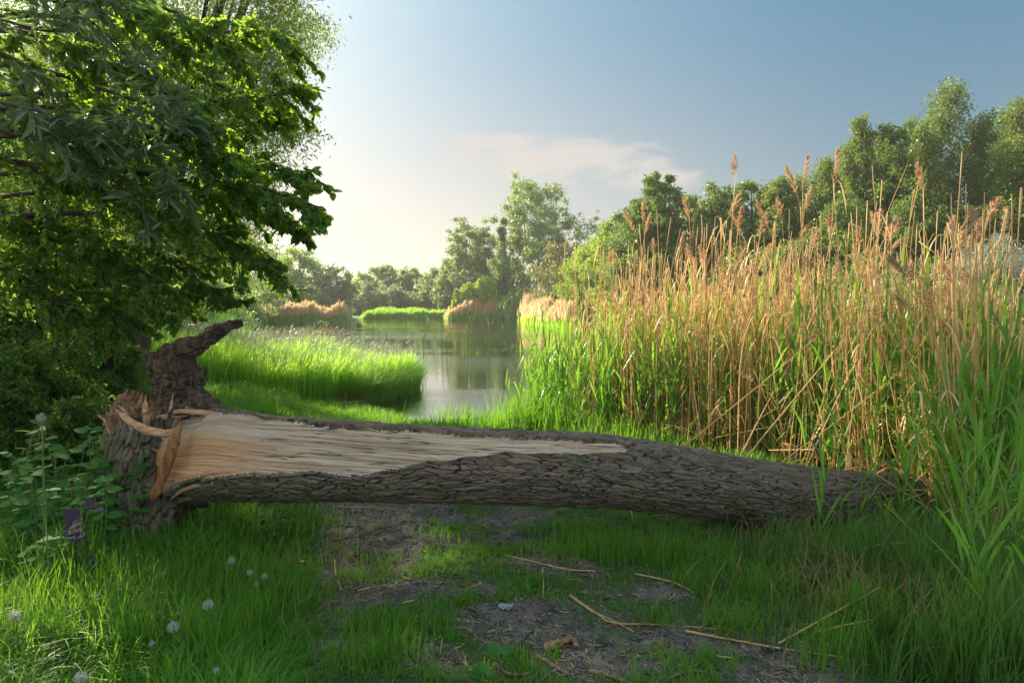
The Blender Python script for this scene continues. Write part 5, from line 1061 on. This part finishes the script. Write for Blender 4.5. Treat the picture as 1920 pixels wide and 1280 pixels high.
for pts, rad, mat, nm, lb in (
    ([(583, 978), (630, 983), (676, 988)], .008, 'twig', 'stick', 'straight stick at the left side of the path under the log'),
    ([(740, 1068), (752, 1078), (768, 1086), (800, 1090), (821, 1094)], .0085, 'twig', 'stick', 'crooked pale stick in the middle of the path'),
    ([(775, 1048), (788, 1060), (815, 1069), (860, 1074), (892, 1079)], .005, 'twig', 'stick', 'thin curved stick just above the crooked pale one'),
    ([(628, 1052), (629, 1072), (634, 1088), (640, 1104)], .006, 'reed_dry', 'stick', 'short pale stick standing out at the left edge of the path'),
    ([(1005, 1229), (1035, 1245), (1068, 1264)], .011, 'twig', 'stick', 'thick brown stick at the bottom middle'),
    ([(1105, 1256), (1150, 1268), (1190, 1284)], .009, 'twig', 'stick', 'brown stick cut by the bottom edge'),
    ([(925, 1240), (945, 1258), (965, 1264), (992, 1262)], .008, 'twig', 'stick', 'forked root-like stick left of the thick brown one'),
    ([(845, 1178), (870, 1176), (890, 1190), (902, 1202)], .007, 'twig', 'stick', 'bent twig left of the white scrap'),
    ([(870, 1240), (885, 1256), (898, 1264)], .006, 'twig', 'stick', 'short twig at the bottom left of the path'),
    ([(1160, 1226), (1175, 1218), (1188, 1211)], .007, 'twig', 'stick', 'short pale stick right of the broken piece of wood'),
    ([(620, 1012), (680, 1002), (715, 988), (742, 987)], .009, 'twig', 'root', 'long dead root lying across the left of the path'),
    ([(600, 1044), (625, 1028), (642, 1012), (640, 1020)], .004, 'twig', 'root', 'thin looping root left of the path'),
    ([(750, 972), (790, 975), (805, 962)], .004, 'twig', 'stick', 'small forked twig behind the path under the log'),
    ([(1250, 1275), (1275, 1262), (1300, 1256), (1335, 1262)], .006, 'twig', 'root', 'dark curved root at the bottom edge'),
    ([(655, 1200), (690, 1198), (705, 1180)], .004, 'twig', 'stick', 'thin dark twig between grass tufts left of the path'),
    ([(945, 1040), (1000, 1052), (1060, 1066), (1116, 1070)], .0045, 'reed_dry', 'reed_stalk', 'long fallen reed stalk running into the sunlit grass'),
    ([(1017, 1063), (1019, 1090), (1018, 1119)], .0042, 'reed_dry', 'reed_stalk', 'short fallen reed stalk lying towards the camera'),
    ([(1068, 1115), (1110, 1145), (1150, 1163), (1187, 1183)], .0055, 'reed_dry', 'reed_stalk', 'fallen reed stalk, upper of the crossing pair'),
    ([(1075, 1119), (1120, 1150), (1152, 1167), (1230, 1170), (1345, 1178)], .0050, 'reed_dry', 'reed_stalk', 'kinked fallen reed stalk, lower of the crossing pair'),
    ([(1285, 1182), (1390, 1202), (1480, 1217), (1580, 1231)], .0052, 'reed_dry', 'reed_stalk', 'longest fallen reed stalk at the lower right'),
    ([(1460, 1205, .02), (1560, 1150, .08), (1650, 1100, .15)], .0045, 'reed_dry', 'reed_stalk', 'reed stalk leaning up into the dark verge grass'),
    ([(1525, 1185, .02), (1590, 1170, .05), (1640, 1160, .08)], .0045, 'reed_dry', 'reed_stalk', 'short reed stalk crossing over the longest one'),
    ([(1525, 1190), (1580, 1226)], .0045, 'reed_dry', 'reed_stalk', 'short reed stalk ending by the tip of the longest one'),
    ([(1745, 1030, .10), (1700, 985, .2), (1658, 944, .35)], .0055, 'reed_dry', 'reed_stalk', 'dry stalk leaning against the buried end of the log'),
    ([(1670, 1050, .05), (1720, 1035, .12), (1755, 1024, .2)], .0065, 'reed_dry', 'reed_stalk', 'thick pale stalk lying in the verge grass by the log'),
    ([(1575, 1043, .1), (1650, 1020, .18), (1760, 1016, .22)], .0035, 'reed_dry', 'reed_stalk', 'thin arched stalk over the verge grass'),
    ([(1620, 1080, .05), (1750, 1076, .1)], .0040, 'reed_dry', 'reed_stalk', 'thin level stalk in the dark grass at the right'),
    ([(1690, 1170, .03), (1760, 1090, .12), (1790, 1060, .2)], .0055, 'reed_dry', 'reed_stalk', 'stalk slanting up under the green reeds at the right'),
    ([(1220, 968), (1280, 958), (1345, 948)], .0038, 'reed_dry', 'reed_stalk', 'fallen reed stalk behind the sunlit grass, under the log'),
    ([(1180, 945, .0), (1195, 1000), (1200, 1020)], .0035, 'reed_dry', 'reed_stalk', 'thin upright-lying stalk behind the sunlit grass'),
    ([(632, 949), (700, 952), (755, 955)], .0040, 'reed_dry', 'reed_stalk', 'fallen stalk close behind the log at the path'),
    ([(753, 973), (840, 980)], .0038, 'reed_dry', 'reed_stalk', 'small fallen stalk behind the path'),
    ([(1190, 1075), (1260, 1090), (1300, 1110)], .004, 'reed_dry', 'reed_stalk', 'fallen stalk at the right end of the sunlit grass'),
    ([(540, 765), (610, 757), (680, 752)], .010, 'reed_dry', 'reed_stalk', 'pale stalk lying along the bank behind the log')):
    stick(pts, rad * 1.0, mat, nm, lb, RG if nm == 'reed_stalk' else SG)
# random small twigs and bits
for j in range(46):
    px, py = r.uniform(600, 1420), r.uniform(960, 1275); a = r.uniform(0, 3.14); L = r.uniform(10, 34); stick([(px, py), (px + L * .5 * math.cos(a) + r.normal() * 3, py + L * .25 * math.sin(a)), (px + L * math.cos(a), py + L * .5 * math.sin(a))], r.uniform(.0022, .004), 'twig' if j % 3 else 'reed_dry', 'twig', 'tiny dry twig lying on the bare soil of the path', 'tiny twigs on the path')
w1 = stick([(1020, 1214), (1036, 1208), (1055, 1202), (1068, 1196)], .021, 'torn_brown', 'broken_wood', 'stubby broken piece of wood with a splintered end on the mud', None, .02, .5, 'piece of wood', 16)
st2 = stick([(1066, 1192), (1076, 1200), (1080, 1210)], .012, 'torn_brown', 'knob', 'x', None, .02, .5, 'x', 10)
del st2['label']; del st2['category']; lw = st2.location - w1.location; st2.parent = w1; st2.location = lw
# pale scrap, stones
c = G(948, 1139, .02); zc = float(gz(c[0], c[1])); n1, n2 = 9, 7; gu, gv = np.meshgrid(np.linspace(-1, 1, n1), np.linspace(-1, 1, n2)); V = np.stack([gu * .032 * (1 + .3 * gv), gv * .030, .008 + .008 * fbm(gu * 2, gv * 2, 0, 3, 4)], -1).reshape(-1, 3)
i_ = np.arange(n2 - 1)[:, None] * n1 + np.arange(n1 - 1)[None]; F = np.stack([i_, i_ + 1, i_ + n1 + 1, i_ + n1], -1).reshape(-1, 4)
m, t, out = newmat('crumpled_paper'); b = pbr(t, (0.26, 0.34, 0.38), 0.6, 0.3); t.l.new(b.outputs[0], out.inputs[0])
o = mesh('paper_scrap', V, [F], m, smooth=False); o.location = (float(c[0]), float(c[1]), zc + .004); tag(o, 'crumpled pale bluish scrap lying on the mud in the middle', 'scrap'); sm = o.modifiers.new('thickness', 'SOLIDIFY'); sm.thickness = .002
def stone(px, py, rr, label, k_):
    c = G(px, py, .01); u1, v1 = np.meshgrid(np.linspace(0, 2 * math.pi, 18, endpoint=False), np.linspace(.05, math.pi - .05, 12)); d_ = np.stack([np.sin(v1) * np.cos(u1), np.sin(v1) * np.sin(u1), np.cos(v1)], -1)
    q_ = rr * (1 + .35 * fbm(d_[..., 0] * 1.5, d_[..., 1] * 1.5, d_[..., 2] * 1.5 + k_, 3, k_)); V = (d_ * q_[..., None] * [1.2, .9, .6]).reshape(-1, 3); n1 = 18; i_ = np.arange(11)[:, None] * n1; j_ = np.arange(n1)[None]
    F = np.stack([i_ + j_, i_ + (j_ + 1) % n1, i_ + n1 + (j_ + 1) % n1, i_ + n1 + j_], -1).reshape(-1, 4); o = mesh('stone', V, [F, np.arange(n1)[None], (np.arange(n1) + 11 * n1)[None]], M['stone'], smooth=True); o.location = (float(c[0]), float(c[1]), float(gz(c[0], c[1])) + rr * .2); tag(o, label, 'stone', 'stones on the mud')
M['stone'] = barkmat('grey_stone', (0.12, 0.115, 0.11), (0.24, 0.23, 0.22), 30, (1, 1, 1), .5, .004)
for k_, (px, py, rr, lb) in enumerate([(1212, 1192, .024, 'grey stone at the edge of the mud, larger of two'), (1232, 1190, .015, 'small grey stone beside the larger one'), (1070, 1222, .014, 'brown pebble near the broken piece of wood')]): stone(px, py, rr, lb, k_)

# ------------------------------------------------------------------ leafy plants beside the stump
def plant(px, py, dep, hpx, npx, nst, leafs, ls, mat, label, group=None, tpl=None, seed=1, hang=.3):
    q = np.random.default_rng(seed); b_ = P(px, py, dep); z0 = float(gz(b_[0], dep)); H = b_[2] - z0; T = empty('leafy_plant', (b_[0], dep, z0), label, 'plant', group); rad = npx * dep / FPX; st = Acc(); Ps, Ds, Us = [], [], []
    for k_ in range(nst):
        a = q.random() * 6.28; rr = rad * math.sqrt(q.random()); tipz = z0 + H * (.55 + .5 * q.random()) if nst > 1 else z0 + H; tip = np.array([b_[0] + math.cos(a) * rr, dep + math.sin(a) * rr * .8, tipz]); p0 = np.array([b_[0] + math.cos(a) * rr * .4, dep + math.sin(a) * rr * .4, z0])
        pth = polyline([p0, (p0 + tip) / 2 + q.normal(size=3) * .03, tip], 10); V, Fs, _, _ = sweep(pth, .0035 * np.linspace(1, .5, 10), 5); st.add(V, Fs)
        for j in range(leafs):
            f = .3 + .7 * (j + .5) / leafs; i = min(9, int(f * 9.99)); az = (j * 1.571 if j % 2 == 0 else (j - 1) * 1.571 + 3.1416) + q.normal() * .3; d_ = np.array([math.cos(az), math.sin(az), -hang + .5 * f + q.normal() * .2])
            Ps.append(pth[i] + d_ * ls * .25); Ds.append(d_); Us.append([q.normal() * .25, q.normal() * .25 - .25, 1.0]); V, Fs, _, _ = sweep([pth[i], pth[i] + d_ * ls * .3], .0016, 4); st.add(V, Fs)
    st.build('stems', M['stemg'], T, True); Ps, Ds, Us = map(np.array, (Ps, Ds, Us)); n = len(Ps); tp_ = tpl or HL
    V, Fs = inst(tp_[0], tp_[1], Ps, frames(Ds, Us), ls * (.6 + .6 * q.random(n))); rn = q.random(n); B = Acc(); B.V.append(V); B.n = len(V)
    for f in Fs: B.F.setdefault(f.shape[1], []).append(f); B.A.setdefault(f.shape[1], []).append(np.repeat(rn, len(f) // n))
    B.build('leaves', M[mat], T, True)
PG = 'leafy plants beside the stump'
plant(85, 850, 3.9, 0, 70, 16, 12, .075, 'leaf_plant', 'bushy plant with broad pointed leaves left of the stump', PG, seed=1)
plant(195, 815, 3.95, 0, 45, 12, 12, .07, 'leaf_plant', 'plant with heart-shaped leaves leaning over the stump bark', PG, seed=2)
plant(40, 800, 4.1, 0, 60, 12, 10, .075, 'leaf_plant', 'leafy plant at the left edge above the purple leaves', PG, seed=3)
plant(185, 905, 3.7, 0, 35, 12, 10, .06, 'leaf_plant', 'low plant with light green scalloped leaves at the foot of the stump', PG, seed=4)
plant(120, 910, 3.72, 0, 42, 12, 9, .062, 'leaf_plant', 'low light green plant between the purple leaves and the bushy plant', PG, seed=5)
plant(135, 945, 3.45, 0, 34, 5, 4, .085, 'leaf_purple', 'plant with dark purple crinkled leaves', PG, seed=6)
plant(95, 1010, 3.4, 0, 45, 12, 8, .06, 'leaf_plant', 'ivy-like plant low in the grass below the purple leaves', PG, seed=7)
plant(255, 790, 3.95, 0, 14, 3, 9, .055, 'leaf_plant', 'thin vine with small leaves climbing the stump', PG, seed=8)
plant(240, 1010, 3.8, 0, 45, 12, 7, .04, 'leaf_plant', 'small-leaved ground plant at the base of the stump', PG, seed=9)
for q, (px, py, lb) in enumerate([(935, 1225, 'small weed with rounded leaves at the bottom of the path'), (905, 1265, 'light green weed cut by the bottom edge'), (1800, 1245, 'round-leaved weed in the dark grass at the lower right'), (1790, 1150, 'small broad-leaved weed in the dark verge grass'), (345, 1060, 'broad-leaved weed in the left grass'), (330, 1220, 'narrow-leaved weed left of the bottom edge')]):
    c = G(px, py, .05); T = empty('weed', (c[0], c[1], float(gz(c[0], c[1]))), lb, 'weed'); n = 9; an = np.arange(n) * 2.4; D = np.stack([np.cos(an), np.sin(an), .35 + .5 * rng.random(n)], 1); V, Fs = inst(HL[0], HL[1], np.tile(T.location[:], (n, 1)) + [0, 0, .03] + D * .02, frames(D, np.tile([0, 0, 1.0], (n, 1))), (.035 + .03 * rng.random(n)) * (1.5 if q > 1 else 1)); a = Acc(); a.V.append(V); a.n = len(V); rn = rng.random(n)
    for f in Fs: a.F.setdefault(f.shape[1], []).append(f); a.A.setdefault(f.shape[1], []).append(np.repeat(rn, len(f) // n))
    a.build('leaves', M['leaf_plant'], T, True)

# ------------------------------------------------------------------ the hazy evening air
hz = mesh('haze', np.array([(a, b, c) for c in (-3.0, 32.0) for a, b in ((-430, -130), (430, -130), (430, 630), (-430, 630))], float),
          [np.array([[0, 3, 2, 1], [4, 5, 6, 7], [0, 1, 5, 4], [1, 2, 6, 5], [2, 3, 7, 6], [3, 0, 4, 7]])])
m = bpy.data.materials.new('haze'); m.use_nodes = True; t = NT(m.node_tree); t.n.clear(); out = t.node('ShaderNodeOutputMaterial')
pv = t.node('ShaderNodeVolumePrincipled'); pv.inputs['Color'].default_value = (0.93, 0.95, 0.97, 1); pv.inputs['Density'].default_value = 0.0006; pv.inputs['Anisotropy'].default_value = 0.15
t.l.new(pv.outputs[0], out.inputs['Volume']); hz.data.materials.append(m); tag(hz, kind='stuff')
